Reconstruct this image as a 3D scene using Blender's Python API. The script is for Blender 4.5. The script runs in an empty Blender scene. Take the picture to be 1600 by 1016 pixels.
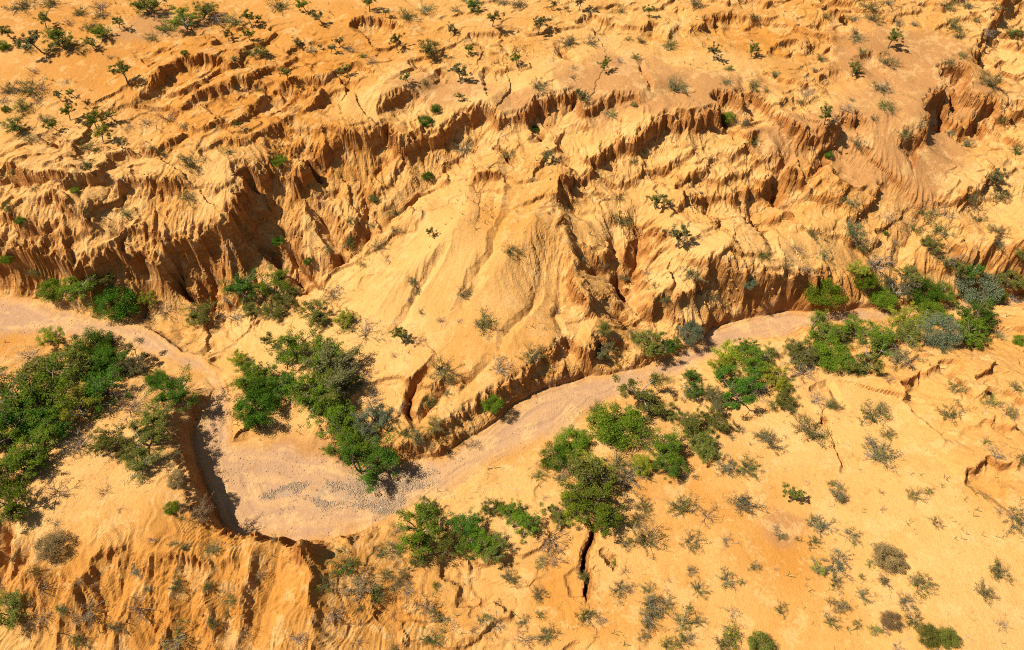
import bpy, math, random
import numpy as np

# ------------------------------------------------------------------ camera, sky, sun, exposure
scene = bpy.context.scene
R = math.radians
CAM_Z, TILT, FPX = 42.0, R(40), 1066.7          # height over the riverbed, tilt up from straight down, focal length in photo px
cam_data = bpy.data.cameras.new('camera')
cam = bpy.data.objects.new('camera', cam_data)
scene.collection.objects.link(cam)
cam.location = (0, 0, CAM_Z); cam.rotation_euler = (TILT, 0, 0)
cam_data.sensor_width = 36; cam_data.lens = 24; cam_data.clip_end = 6000
scene.camera = cam

SUN_EL, SUN_AZ = R(51), math.atan2(-1.0, 0.03)  # azimuth from +Y towards +X
sun_dir = (math.sin(SUN_AZ) * math.cos(SUN_EL), math.cos(SUN_AZ) * math.cos(SUN_EL), math.sin(SUN_EL))
world = bpy.data.worlds.new('World'); scene.world = world; world.use_nodes = True
wn = world.node_tree.nodes; wl = world.node_tree.links; wn.clear()
sky = wn.new('ShaderNodeTexSky'); sky.sky_type = 'NISHITA'; sky.sun_disc = False
sky.sun_elevation = SUN_EL; sky.sun_rotation = SUN_AZ
bg = wn.new('ShaderNodeBackground'); bg.inputs['Strength'].default_value = 0.05
wo = wn.new('ShaderNodeOutputWorld')
wl.new(sky.outputs[0], bg.inputs[0]); wl.new(bg.outputs[0], wo.inputs[0])
ld = bpy.data.lights.new('sun', 'SUN'); ld.energy = 5.0; ld.angle = R(0.5); ld.color = (1.0, 0.93, 0.82)
sun = bpy.data.objects.new('sun', ld); scene.collection.objects.link(sun)
from mathutils import Vector
sun.rotation_euler = Vector(sun_dir).to_track_quat('Z', 'Y').to_euler()
sun.location = (-60, 20, 80)
scene.view_settings.view_transform = 'Standard'; scene.view_settings.look = 'None'
scene.cycles.use_denoising = False; scene.cycles.filter_width = 1.1
scene.view_settings.gamma = 1; scene.view_settings.exposure = 1.13

# ------------------------------------------------------------------ helpers
COL = scene.collection
ca, sa = math.cos(TILT), math.sin(TILT)
def ray(px, py):
    u = (px - 800) / FPX; v = (508 - py) / FPX
    return u, v * ca + sa, v * sa - ca
def at(px, py, z=0.0):
    """where the sight line through a photo pixel meets the level z"""
    u, y, w = ray(px, py)
    t = (z - CAM_Z) / w
    return u * t, y * t

_lat = {}
def noise(x, y, seed=0):
    """2-D gradient noise, about -0.7..0.7"""
    if seed not in _lat:
        a = np.random.default_rng(1000 + seed).random((256, 256)) * 2 * np.pi
        _lat[seed] = (np.cos(a).astype(np.float32), np.sin(a).astype(np.float32))
    gx, gy = _lat[seed]
    x = np.asarray(x, np.float32); y = np.asarray(y, np.float32)
    xi = np.floor(x); yi = np.floor(y)
    fx = x - xi; fy = y - yi
    i0 = xi.astype(np.int32) & 255; j0 = yi.astype(np.int32) & 255
    i1 = (i0 + 1) & 255; j1 = (j0 + 1) & 255
    a = gx[j0, i0] * fx + gy[j0, i0] * fy
    b = gx[j0, i1] * (fx - 1) + gy[j0, i1] * fy
    c = gx[j1, i0] * fx + gy[j1, i0] * (fy - 1)
    d = gx[j1, i1] * (fx - 1) + gy[j1, i1] * (fy - 1)
    u = fx * fx * fx * (fx * (fx * 6 - 15) + 10); v = fy * fy * fy * (fy * (fy * 6 - 15) + 10)
    return (a + (b - a) * u) * (1 - v) + (c + (d - c) * u) * v
def fbm(x, y, seed=0, octaves=4, gain=0.5):
    s = 0; amp = 1.0; f = 1.0
    for o in range(octaves):
        s = s + amp * noise(x * f + 17.3 * o, y * f - 9.1 * o, seed + o); amp *= gain; f *= 2.03
    return s
def sstep(a, b, x):
    t = np.clip((x - a) / (b - a), 0, 1); return t * t * (3 - 2 * t)

# ------------------------------------------------------------------ the land: traced control points, scarps, gullies, river
STEP = 0.1
X0, X1, Y0, Y1 = -80.0, 80.0, 5.0, 109.0
xs = np.arange(X0, X1 + 1e-6, STEP); ys = np.arange(Y0, Y1 + 1e-6, STEP)
GX, GY = np.meshgrid(xs.astype(np.float32), ys.astype(np.float32))

CTRL = """-200 0 10;0 0 10;400 0 10;800 0 10.5;1200 0 10.5;1600 0 10.5;1800 0 10.5;0 120 8.5;300 110 9;550 100 9.4;800 110 9.4;1050 130 9.2;1300 130 9;1600 130 8.6;
-150 250 6.6;0 250 6.5;200 250 6.6;350 230 7.2;100 320 5.6;250 300 6.0;-150 370 3.6;30 375 3.4;110 392 3.4;250 372 3.4;100 432 .9;250 458 .8;450 380 3.2;520 420 2.4;400 450 1.5;330 490 .8;500 330 4.4;600 330 4.9;640 230 6.8;500 235 6.6;
800 290 6.6;750 400 4.5;700 480 2.8;850 450 3.3;650 500 2.2;850 350 5.6;780 540 2.4;700 600 1.7;900 520 2.6;790 580 2;660 660 1.4;860 545 2.2;630 580 1.8;560 500 1.8;840 230 7.4;
1000 350 4.6;980 430 2.6;990 490 1;1100 350 5;1150 300 6;1100 430 4;1200 400 4.2;1160 450 3;1300 330 5;1400 380 3.5;1500 380 3.8;1600 380 4.5;1300 400 3.3;1400 450 1.5;1500 450 1.2;1750 400 4;
900 220 7.4;1050 180 8.6;1300 210 8;1400 210 8.2;1500 250 6.6;1600 250 6.5;1250 260 6.8;
1100 650 .8;1000 720 .8;1300 600 1.5;1400 560 1.7;1500 560 3;1600 560 3.4;1500 680 3.3;1600 700 4;1300 700 1.9;1200 800 1.9;1400 800 3;1600 850 4;1100 850 1.6;900 850 1;900 950 .6;1050 1000 1.4;1300 980 2.6;1600 1016 4;750 800 .6;650 870 .8;750 950 .2;
100 650 2.0;0 600 1.0;250 690 2.2;200 760 2.6;100 800 2.6;0 750 2.2;290 800 2.8;285 730 2.5;150 560 .8;230 610 1.5;-100 700 2;0 850 2.5;
150 872 2.8;250 860 2.9;340 842 2.8;475 850 2.5;420 838 2.6;200 960 1.4;350 950 1.6;480 960 1.7;50 970 1;560 880 1.4;600 950 .7;450 1080 .5;200 1080 -.3;700 1080 -.6;1000 1100 .5;1500 1100 4;-100 1000 -.5;
430 560 1;480 620 .9;550 690 .7;430 690 .3"""
cp = np.array([[float(v) for v in r.split()] for r in CTRL.replace('\n', '').split(';')])
cw = np.array([(*at(a, b, z), z) for a, b, z in cp])
def tps(c, qx, qy):
    def k(r2): return np.where(r2 > 1e-9, 0.5 * r2 * np.log(np.maximum(r2, 1e-9)), 0)
    n = len(c); d2 = (c[:, None, 0] - c[None, :, 0]) ** 2 + (c[:, None, 1] - c[None, :, 1]) ** 2
    A = np.zeros((n + 3, n + 3)); A[:n, :n] = k(d2) + np.eye(n) * 6.0
    A[:n, n] = 1; A[:n, n + 1:] = c[:, :2]; A[n, :n] = 1; A[n + 1:, :n] = c[:, :2].T
    w = np.linalg.solve(A, np.concatenate([c[:, 2], np.zeros(3)]))
    out = w[n] + w[n + 1] * qx + w[n + 2] * qy
    for i in range(n): out = out + w[i] * k((qx - c[i, 0]) ** 2 + (qy - c[i, 1]) ** 2)
    return out
lx = np.arange(X0, X1 + .9, 1.0); ly = np.arange(Y0, Y1 + .9, 1.0)
LZ = tps(cw, *np.meshgrid(lx, ly))
def bilin(A, fx, fy):
    i = np.clip(fx.astype(int), 0, A.shape[1] - 2); j = np.clip(fy.astype(int), 0, A.shape[0] - 2)
    u = fx - i; v = fy - j
    return (A[j, i] * (1 - u) + A[j, i + 1] * u) * (1 - v) + (A[j + 1, i] * (1 - u) + A[j + 1, i + 1] * u) * v
H = bilin(LZ, GX - X0, GY - Y0).astype(np.float32)

WX = GX + 0.55 * fbm(GX / 3.1, GY / 3.1, 11, 3) + .12 * fbm(GX / .55, GY / .55, 15, 2); WY = GY + 0.55 * fbm(GX / 3.1, GY / 3.1, 21, 3) + .12 * fbm(GX / .55, GY / .55, 25, 2)   # makes every traced edge ragged

def line_dist(pts, reach):
    """signed distance (positive on the right-hand side), run along the line and interpolated values, on the box round a polyline"""
    p = np.array(pts, float)
    x0, x1 = p[:, 0].min() - reach, p[:, 0].max() + reach; y0, y1 = p[:, 1].min() - reach, p[:, 1].max() + reach
    i0 = max(int((x0 - X0) / STEP), 0); i1 = min(int((x1 - X0) / STEP) + 2, len(xs)); j0 = max(int((y0 - Y0) / STEP), 0); j1 = min(int((y1 - Y0) / STEP) + 2, len(ys))
    if i1 <= i0 or j1 <= j0: return None
    qx = WX[j0:j1, i0:i1]; qy = WY[j0:j1, i0:i1]
    best = np.full(qx.shape, 1e9, np.float32); sd = np.zeros_like(best); run = np.zeros_like(best); val = np.zeros_like(best); s0 = 0.0
    seg = [(b[0] - a[0], b[1] - a[1]) for a, b in zip(p[:-1], p[1:])]
    un = [(ey / (math.hypot(ex, ey) + 1e-9), -ex / (math.hypot(ex, ey) + 1e-9)) for ex, ey in seg]     # right-hand normals
    for k, (a, b) in enumerate(zip(p[:-1], p[1:])):
        ex, ey = seg[k]; L = math.hypot(ex, ey) + 1e-9
        n0 = un[k - 1] if k > 0 else un[k]; n2 = un[k + 1] if k + 1 < len(un) else un[k]
        va = (un[k][0] + n0[0], un[k][1] + n0[1]); vb = (un[k][0] + n2[0], un[k][1] + n2[1])
        rx = qx - a[0]; ry = qy - a[1]
        t = np.clip((rx * ex + ry * ey) / L ** 2, 0, 1)
        dx = rx - t * ex; dy = ry - t * ey; d = np.hypot(dx, dy)
        side = np.where(np.where(t <= 0, va[0] * dx + va[1] * dy, np.where(t >= 1, vb[0] * dx + vb[1] * dy, un[k][0] * dx + un[k][1] * dy)) > 0, 1, -1)
        m = d < best
        best[m] = d[m]; sd[m] = (d * side)[m]; run[m] = (s0 + t * L)[m]; val[m] = (a[2] + t * (b[2] - a[2]))[m]
        s0 += L
    return (slice(j0, j1), slice(i0, i1)), sd, run, val

def parse(s, n):
    return [tuple(float(v) for v in q.split()) for q in s.split(';')]
def scarp(s, w=0.7, low=9.0, up=7.0, flute=0.5, split=0.45, seed=0, gain=1.0):
    """a cut face: points are photo x, y, rim level, drop; ground to the right of the line lies lower"""
    pts = [(*at(a, b, z), d) for a, b, z, d in parse(s, 4)]
    r = line_dist(pts, max(low, up) * 2.7)
    if r is None: return
    box, d, run, drop = r
    rib = np.clip(1 - np.abs(noise(run / (1.3 + 2.2 * flute), run * 0 + .7 * seed, 31 + seed)) * 3.2, 0, 1) ** 1.3        # sharp spurs that widen downwards, bays between them
    rib2 = np.clip(1 - np.abs(noise(run / (.5 + .8 * flute), run * 0 + .9 * seed, 33 + seed)) * 3, 0, 1)
    patch = sstep(-.3, .25, noise(run / 5.0, run * 0 + 3.3, 41 + seed))
    fin = np.abs(noise(run / 0.45, d * .1, 39 + seed))
    ww = w * (.30 + 2.3 * flute * rib + .75 * flute * rib2)
    de = d + flute * .9 * (noise(run / 2.6, run * 0, 43 + seed) + .5 * noise(run / .9, run * 0, 45 + seed)) - .22 * (fin - .25) * sstep(-.2, .5 * w, d)
    edge = np.clip(.74 - .095 * drop, .26, .66) + .3 * noise(run / 3.1, run * 0, 47 + seed)                                  # share of the drop that is an upright face under the rim
    dp = np.maximum(de, 0)
    slot = np.clip(noise(run / 1.05, d * .12, 51 + seed) - .02, 0, 1) * 2.6 + np.clip(noise(run / .5, d * .2, 53 + seed) - .05, 0, 1) * 1.0    # narrow notches eaten back into the rim
    de = de + flute * slot * sstep(-1.6, -.2, d) * (.35 + .65 * patch); dp = np.maximum(de, 0)
    lowp = np.where(de > 0, (edge * (1 - np.exp(-dp / .14)) + (1 - edge) * (1 - np.exp(-dp / (ww * 1.5)))) * np.exp(-(np.maximum(d, 0) / low) ** 2), 0)
    upp = np.exp(-(np.minimum(de, 0) / up) ** 2)
    upp = np.where(de > 0, np.exp(-(np.maximum(d, 0) / low) ** 2), upp)
    H[box] += gain * drop * (split * upp - lowp)
def gully(s, width=0.8, power=1.0, ends=1.0):
    """a V or slot cut: points are photo x, y, level, depth"""
    pts = [(*at(a, b, z), d) for a, b, z, d in parse(s, 4)]
    r = line_dist(pts, width * 2 + 2)
    if r is None: return
    box, d, run, dep = r
    u = np.clip(1 - np.abs(d) / (width * (0.8 + 0.5 * noise(run / 1.7, run * 0, 77))), 0, 1)
    H[box] -= dep * u ** power

# -- long cliffs
scarp("-90 360 6 4.6;0 362 6 4.6;50 365 6 4.4;86 383 5.6 3.8;120 388 5.6 4;156 366 6 5;210 365 6 5;222 376 5.8 4.6;246 357 6 5;300 352 6 5;340 338 6.2 5;352 330 6.4 5;360 318 6.6 4.6;378 285 7 4;384 266 7.2 3.4;410 261 7.2 3;440 258 7.2 2;455 270 7 2.6;490 240 7.4 3;512 225 7.6 3.2;550 218 7.7 3.4;597 212 7.8 3.2;606 197 8 2.6;625 232 7.6 2.4;664 218 7.8 2.6;700 198 8 2.6;725 187 8.2 2.6;752 179 8.4 2.8;768 190 8.2 2;800 192 8.2 1.6;830 184 8.4 1.8;842 173 8.6 2.2;872 156 8.8 2.2;902 153 8.8 2;905 182 8.5 1.5;943 174 8.6 1.6;961 159 8.8 1.8;985 168 8.7 1.2;1000 180 8.5 0", w=0.9, low=7, up=6, flute=0.85, seed=0)
scarp("590 180 8.6 0;612 165 8.7 1.6;630 154 8.8 1.8;648 152 8.8 1.6;668 160 8.8 0", w=0.6, low=4, up=4, seed=1)
scarp("868 292 7 0;878 282 7.2 1.4;892 268 7.4 1.6;925 257 7.6 1.8;950 232 7.9 2.4;980 228 8 2.4;1003 216 8.1 2.6;1020 202 8.2 2.2;1060 198 8.3 2;1112 195 8.4 2.2;1119 170 8.7 2;1132 164 8.8 2;1158 166 8.8 2;1166 157 8.8 1.8;1190 164 8.8 1.6;1215 190 8.4 1.4;1240 205 8.2 1.6;1262 215 8.2 1.8;1300 212 8.2 1.6;1318 190 8.5 1.2;1345 182 8.6 0", w=0.8, low=6, up=5, flute=0.8, seed=2)
scarp("1060 318 6.4 0;1074 300 6.6 1.6;1094 292 6.8 1.6;1127 285 7 1.7;1163 282 7 1.6;1188 276 7.1 1.8;1205 262 7.3 1.6;1222 250 7.5 1.6;1240 262 7.3 1.4;1260 268 7.2 1;1290 262 7.2 0", w=0.7, low=5, up=4, flute=0.7, seed=3)
scarp("1005 470 3.2 .5;1030 458 3.8 2;1062 455 3.9 2;1086 450 4 2.2;1112 412 4.6 2.4;1135 425 4.4 2.4;1158 426 4.4 2.2;1182 428 4.3 2.2;1205 425 4.2 2;1225 435 3.8 1.8;1255 440 3.4 .8;1275 445 3 0", w=0.7, low=4, up=4, flute=0.75, seed=4)
scarp("590 712 1 .2;606 700 1.3 .4;640 694 1.6 .8;682 664 1.8 .9;704 652 1.9 .9;740 630 2 1.1;800 594 2.2 1.3;851 560 2.4 1.4;872 530 2.6 1.3;890 530 2.6 1.4;925 545 2.6 1.6;948 528 2.8 1.8;968 516 2.9 1.9;985 520 2.8 1;1000 530 2.4 0", w=0.4, low=2.2, up=3, flute=0.6, split=.2, seed=5)
scarp("255 640 2.4 .5;275 648 2.6 1.2;296 654 2.6 1.6;309 672 2.8 2;318 700 3 2.3;316 735 3.2 2.4;310 765 3.4 2.6;335 790 3.4 2.6;345 812 3.3 2.4;362 820 3.2 2;385 826 3.1 1.4;410 832 3 .8;440 838 3 .5;472 848 2.9 .4", w=0.35, low=2.4, up=4, flute=0.4, seed=6) if False else None
# -- smaller scarps on the high ground
for k, s in enumerate([
    "205 160 8.2 0;225 145 8.5 1.6;256 124 8.8 1.9;284 98 9.2 2;304 95 9.2 2;345 101 9.2 1.6;360 112 9 0",
    "292 178 8 0;299 158 8.4 1.6;340 150 8.5 1.7;372 134 8.7 1.8;392 125 8.9 1.5;420 140 8.7 .4;426 143 8.6 1.4;440 138 8.7 1.6;460 136 8.7 1.4;490 135 8.8 1;505 142 8.7 0",
    "550 44 10 0;560 36 10.1 1.6;592 34 10.1 1.6;624 44 10 .9;640 52 9.9 0",
    "488 172 8.4 0;500 164 8.5 1;518 152 8.6 1.1;532 148 8.7 .8;548 150 8.7 0",
    "412 210 7.9 0;425 205 8 .9;455 192 8.1 1;470 185 8.2 0", "445 235 7.6 0;452 228 7.6 .9;475 216 7.8 1;490 212 7.8 0",
    "900 45 10 0;905 34 10.2 1;918 25 10.2 .8;930 34 10.1 .9;960 42 10 .9;985 44 10 .8;1003 52 9.9 1.1;1012 45 10 1.3;1028 42 10 .8;1045 58 9.8 1;1060 48 9.9 1.1;1080 52 9.9 .9;1095 42 10 1.2;1115 34 10.1 1.6;1132 30 10.2 1.6;1152 26 10.2 1.3;1180 30 10.2 1;1200 34 10 .6;1230 30 10 0",
    "1040 22 10.3 0;1060 15 10.4 .7;1078 18 10.4 0", "1195 90 9.4 0;1208 78 9.6 1;1228 70 9.7 1.1;1260 76 9.6 .9;1275 66 9.8 .9;1290 78 9.6 .8;1310 88 9.5 0",
    "1262 44 9.9 0;1272 40 10 1.1;1292 34 10.1 1;1300 40 10 0", "1330 92 9.4 0;1345 90 9.4 .9;1362 84 9.5 1;1385 88 9.4 0", "1265 130 9 0;1280 122 9.1 .8;1300 112 9.2 .9;1315 110 9.2 0",
    "1310 27 10.2 0;1312 32 10.2 .9;1330 26 10.2 1;1345 24 10.2 0", "1210 178 8.5 0;1220 170 8.6 .9;1238 158 8.7 1;1258 168 8.6 .9;1280 160 8.7 .6;1300 155 8.8 0",
    "1325 195 8.4 0;1335 182 8.6 1.2;1352 190 8.5 .9;1360 200 8.3 0", "1290 225 7.9 0;1300 222 8 1.4;1308 210 8.1 1.3;1318 200 8.2 0",
    "1455 190 8.2 0;1445 170 8.5 1;1455 152 8.7 1.6;1478 145 8.8 2;1490 165 8.5 2;1472 118 9 1.4;1466 112 9.1 1;1480 108 9.1 1.2;1505 110 9.1 1.6;1520 130 8.8 0",
    "1440 222 7.8 0;1446 205 8 1.3;1455 180 8.4 1.4;1470 150 8.8 0", "1505 200 7.6 0;1525 178 7.9 1.4;1540 165 8.1 2;1555 160 8.2 1.8;1562 172 8 1;1575 178 7.9 .8;1600 160 8.2 1.4;1640 150 8.2 0",
    "1525 105 9 0;1535 80 9.4 1.3;1545 55 9.8 1.4;1558 30 10.1 1.4;1575 10 10.4 1.4;1585 -20 10.6 0", "1560 92 9.2 0;1570 84 9.3 .9;1582 78 9.4 0", "1400 235 7.5 0;1415 225 7.7 1.2;1440 215 7.8 1.3;1452 235 7.5 0",
    "1328 330 5.6 0;1343 326 5.8 1;1362 306 6 1.3;1380 285 6.3 1.2;1384 270 6.5 0", "1500 330 5 0;1512 322 5.2 1.2;1535 300 5.5 1.4;1552 285 5.8 1;1560 275 6 0",
    "1535 425 3 0;1550 415 3.3 1;1572 385 3.9 .9;1580 375 4 0", "720 70 9.8 0;735 60 9.9 1;765 56 10 1;792 64 9.8 0;800 85 9.6 .8;815 92 9.5 0", "745 122 9.2 0;755 118 9.3 .9;790 122 9.2 .9;800 128 9.1 0",
    "675 125 9.2 0;685 118 9.3 1.1;692 122 9.2 1;700 134 9 .5;702 138 9 0", "535 140 8.8 .0;537 130 9 1.4;552 138 8.9 1;565 148 8.7 0", "1070 270 7.4 0;1100 255 7.6 1;1140 262 7.5 1;1180 240 7.8 1.2;1210 230 7.9 .8;1225 228 7.9 0",
    "1130 230 8 0;1150 222 8.1 1;1180 208 8.2 1.1;1200 205 8.2 0", "730 272 6.8 0;750 268 7 1;775 270 7 1.1;790 272 6.9 0", "870 240 7.6 0;880 236 7.6 .8;895 228 7.7 0",
    "900 405 4 0;893 420 4.2 .9;900 450 3.8 1.6;915 475 3.4 1.6;935 490 2.8 0", "862 318 6.4 0;870 295 6.9 .7;885 290 7 .8;905 300 6.8 .7;930 320 6 0",
    "230 560 1.2 0;290 560 1.2 .5;330 545 1.3 .6;345 535 1.4 0",
    "132 880 3 0;142 876 3 .7;166 872 3 .8;188 856 3.2 .5;195 850 3.3 0", "1505 755 3.3 0;1515 748 3.4 .9;1526 734 3.5 1.1;1546 726 3.6 1;1576 736 3.6 .7;1590 745 3.6 0",
    "1402 640 1.8 0;1410 635 1.9 1.2;1412 610 2.2 1.6;1425 590 2.5 1.3;1450 582 2.7 .8;1468 574 2.9 1;1485 564 3.1 1;1502 572 3 .6;1510 580 3 0", "1520 640 3 0;1532 620 3.3 .8;1550 608 3.4 .8;1580 612 3.4 .6;1600 640 3.4 .8;1640 650 3.4 0",
    "1285 650 1.5 0;1288 640 1.6 .7;1296 655 1.6 .8;1300 670 1.6 0", "1540 675 3.2 0;1545 668 3.3 .6;1560 664 3.4 .5;1578 672 3.4 0",
    "60 330 5.4 0;90 322 5.6 1;120 345 5 .9;150 350 5 0", "150 300 6 0;180 297 6 .8;200 310 5.8 .9;225 318 5.6 0", "225 300 6.2 0;240 297 6.2 .7;280 300 6.2 .7;290 308 6 0", "0 275 6.6 .9;15 268 6.7 1;40 280 6.4 .8;70 300 6 0",
]):
    scarp(s, w=0.5, low=3.2, up=3.0, flute=0.55, seed=k % 5, gain=1.35 if float(s.split()[0]) > 1395 and float(s.split()[1]) < 240 else .78 if float(s.split()[1]) < 185 else 1.0, split=.3)
# -- gullies, cracks and ravines
for s, w, p in [
    ("1000 335 5 .6;1002 395 3.6 1.8;985 420 3 1.6;964 434 2.4 1.4;972 455 1.8 1.4;990 480 1 1;1002 512 .3 .4", 1.3, 1.1), ("950 345 5 .4;958 385 4 1.2;965 410 3.2 1.2;964 434 2.4 1", .9, 1.1),
    ("900 365 5 .3;925 405 4 1.3;945 420 3 1.2;964 434 2.4 .8", 1.1, 1), ("1040 400 4 .3;1010 420 3.4 1;985 445 2.2 1.1;972 455 1.8 .6", .9, 1), ("935 470 3 .5;955 480 2.4 1.4;975 490 1.6 1.4;995 505 .6 .6", 1.2, 1.1),
    ("700 248 6.6 .4;640 300 5.4 1;600 340 4.6 1.3;570 350 4.2 1.4;555 380 3.4 1.5;530 400 2.8 1.4;512 412 2.4 1;480 432 1.8 .8;440 455 1.2 .3", 1.5, 1.1),
    ("430 330 5 .3;445 360 4 1.5;455 395 3 1.6;466 420 2.2 1.2;470 435 1.7 .5", 1.1, 1.1), ("470 290 5.6 .3;500 330 4.4 1.2;520 365 3.6 1.3;528 395 2.8 1.2", 1.0, 1), ("560 270 5.8 .3;575 310 4.8 1;570 350 4 1.1", .9, 1), ("400 330 5 .2;410 370 3.6 1;440 400 2.6 1;465 425 2 .6", .9, 1),
    ("680 560 2.2 .3;655 582 2.2 .9;640 605 2.2 1.1;637 630 2 1.1;646 648 1.8 .8;650 660 1.6 .2", .5, .7), ("760 550 3 .2;735 575 2.8 .7;700 590 2.6 .7;678 612 2.4 .9;664 640 2 .8;655 665 1.6 .3", .7, .9),
    ("912 790 .8 .2;920 815 1 .9;924 838 1 1.3;918 850 1 1.6;907 872 .9 2;908 884 .9 2;917 893 .9 1.6;914 910 .8 1.6;913 920 .7 1;919 930 .7 .6;922 938 .7 .1", .16, .45), ("945 862 1 .3;955 872 1 .7;960 890 1 .3", .3, .6),
    ("440 862 2.6 0.14;426 900 2.2 0.50;412 940 1.6 0.59;402 1000 .8 0.54;396 1060 0 0.36", 1.4, 1), ("290 900 2.8 0.09;300 950 1.6 0.36;310 1016 .4 0.41;315 1060 0 0.36", 1.2, 1), ("215 880 2.8 0.09;200 920 1.6 0.36;165 970 .4 0.41;150 1030 -.6 0.36", 1.1, 1),
    ("120 890 2.4 0.09;95 930 1.2 0.36;60 960 .3 0.27", 1.2, 1), ("45 850 2.4 .3;40 890 1.6 .9;20 930 .8 .7", 1.0, 1), ("250 890 2.8 0.09;250 930 1.9 0.27;235 1000 .4 0.36", .9, 1), ("345 890 2.8 0.09;350 930 1.9 0.27;365 990 .8 0.36", .9, 1), ("800 300 6.4 .1;790 340 5.6 .35;760 390 4.8 .4;735 440 4 .35;720 490 3 .1", .7, .8), ("850 380 5 .1;842 420 4.2 .3;830 470 3.4 .4;800 520 2.6 .3;780 545 2.4 .1", .6, .8), ("700 370 5 .1;670 420 4 .35;640 470 3 .35;610 520 2.2 .1", .6, .8), ("745 400 4.6 .1;752 430 4.2 .25;733 445 4 .3", .45, .8), ("880 430 4 .1;868 470 3.4 .3;880 510 2.8 .3", .5, .8), ("4 830 2.4 1;6 870 2 1.2;0 900 1.6 1", .9, 1),
    ("872 76 9.6 .3;878 84 9.5 1.3;886 96 9.3 1.2;892 104 9.2 .2", .8, .8), ("652 104 9.3 .3;660 112 9.3 .9;670 122 9.2 .2", .45, .8), ("1000 102 9.3 .2;1004 125 9.1 .6;1012 145 8.9 .5;1012 158 8.8 .2", .35, .7), ("775 215 7.6 .4;790 236 7.4 .7;800 245 7.3 .6;812 250 7.2 .2", .4, .7),
    ("1240 232 7.6 .5;1222 262 6.8 1.2;1226 292 6 1.2;1245 322 5.2 .6", .7, .8), ("1262 280 6.4 .4;1290 250 7.2 1.2;1300 235 7.6 1", .7, .9), ("1310 640 1.4 .2;1300 600 1.4 .4;1270 610 1.4 .5", .5, .8), ("1312 745 2 .2;1316 720 2 .4;1306 690 1.9 .3;1290 655 1.7 .3", .25, .7),
    ("330 520 1 .3;310 540 .9 .6;290 552 .6 .3", .8, 1), ("1420 300 6 .2;1440 330 5 .6;1425 370 4 .8;1410 410 2.6 .5", 1.2, 1), ("1560 430 2.6 .3;1545 412 3 .9;1562 392 3.5 .9;1580 370 4 .3", .6, .8), ("1145 200 8 .2;1130 190 8 1;1120 172 8.4 1.2", .8, .9),
    ("1474 130 8.8 .4;1482 150 8.6 1.4;1484 175 8.2 1.5;1470 190 8 .4", .6, .7), ("1500 112 9 .4;1502 132 8.8 1.3;1498 155 8.4 1;1496 160 8.3 .2", .5, .7), ("1543 52 9.8 .5;1535 70 9.5 .9;1540 85 9.3 .8;1530 105 9 .4", .4, .7), ("840 215 7.6 .3;850 200 8 1.2;838 185 8.3 .8", .7, .8),
    ("230 330 5.4 .3;200 345 5.2 .7;170 360 5 .5;150 372 4.6 .3", .9, 1), ("1200 330 5.4 .2;1185 300 6 .8;1205 360 4.6 .8;1200 400 3.8 .6", .8, 1)]:
    gully(s, w, p)

def ridge(s, width, round_=.4):
    pts = [(*at(a, b, z), d) for a, b, z, d in parse(s, 4)]
    box, d, run, hgt = line_dist(pts, width * 6)
    H[box] += .75 * hgt * np.exp(-np.sqrt((d / width) ** 2 + round_ ** 2) * 1.6 + round_ * 1.6) * 1.0
for s, w in [("850 262 7 .2;868 286 7 .9;880 330 6 1.0;892 400 4.4 .9;902 445 3.8 .6;915 490 3 .2", 1.8), ("760 300 6.4 .2;720 350 5.4 .7;690 385 4.6 .7;650 412 3.8 .7;622 430 3.2 .6;600 480 2.4 .2", 1.5), ("845 320 6 .4;838 350 5.4 .8;815 385 4.8 .6;770 430 4 .3", 1.4), ("700 300 6 .2;650 330 5 .6;610 350 4.6 .5", 1.2),
             ("1050 330 5.6 .2;1060 380 5 .7;1045 430 4 .6;1035 455 3.6 .3", 1.5), ("1180 290 6.6 .3;1160 350 5.4 .8;1130 400 4.8 .6", 1.6), ("940 270 7 .3;945 320 6 .8;960 380 4.6 .5", 1.3), ("1270 300 6 .3;1290 350 5 .8;1300 400 3.6 .4", 1.5), ("470 270 6.4 .3;475 310 5.6 .8;470 370 4 .6;455 410 3 .3", 1.2), ("540 240 7 .3;535 290 6 .8;550 340 4.8 .6;570 390 3.8 .4", 1.2), ("350 350 5.4 .4;340 400 3.6 .9;345 445 1.6 .5", 1.3),
             ("150 880 2.6 .2;125 920 1.8 .5;95 990 1 .5;80 1060 .4 .4", .45), ("205 885 2.6 .2;195 930 1.9 .5;170 1010 1 .6;160 1060 .4 .4", .45), ("262 880 2.6 .2;262 930 1.9 .6;250 1000 1 .6;245 1060 .4 .5", .5), ("312 880 2.6 .2;322 930 1.9 .5;335 1000 1 .6;345 1060 .4 .5", .45), ("360 870 2.6 .2;372 920 1.9 .6;380 980 1.2 .5;378 1060 .4 .4", .45), ("405 845 2.6 .2;400 880 2.2 .5;388 930 1.6 .3", .5), ("474 852 2.6 .5;486 885 2.2 .9;490 930 1.8 .8;498 1000 1.2 .6;505 1060 .6 .4", .8), ("230 860 2.8 .2;280 872 2.8 .4;335 878 2.8 .4;380 865 2.8 .2", .5), ("20 850 2.4 .2;30 890 1.8 .6;70 910 1.4 .6;60 960 1 .4", .6)]:
    ridge(s, w)

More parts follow.
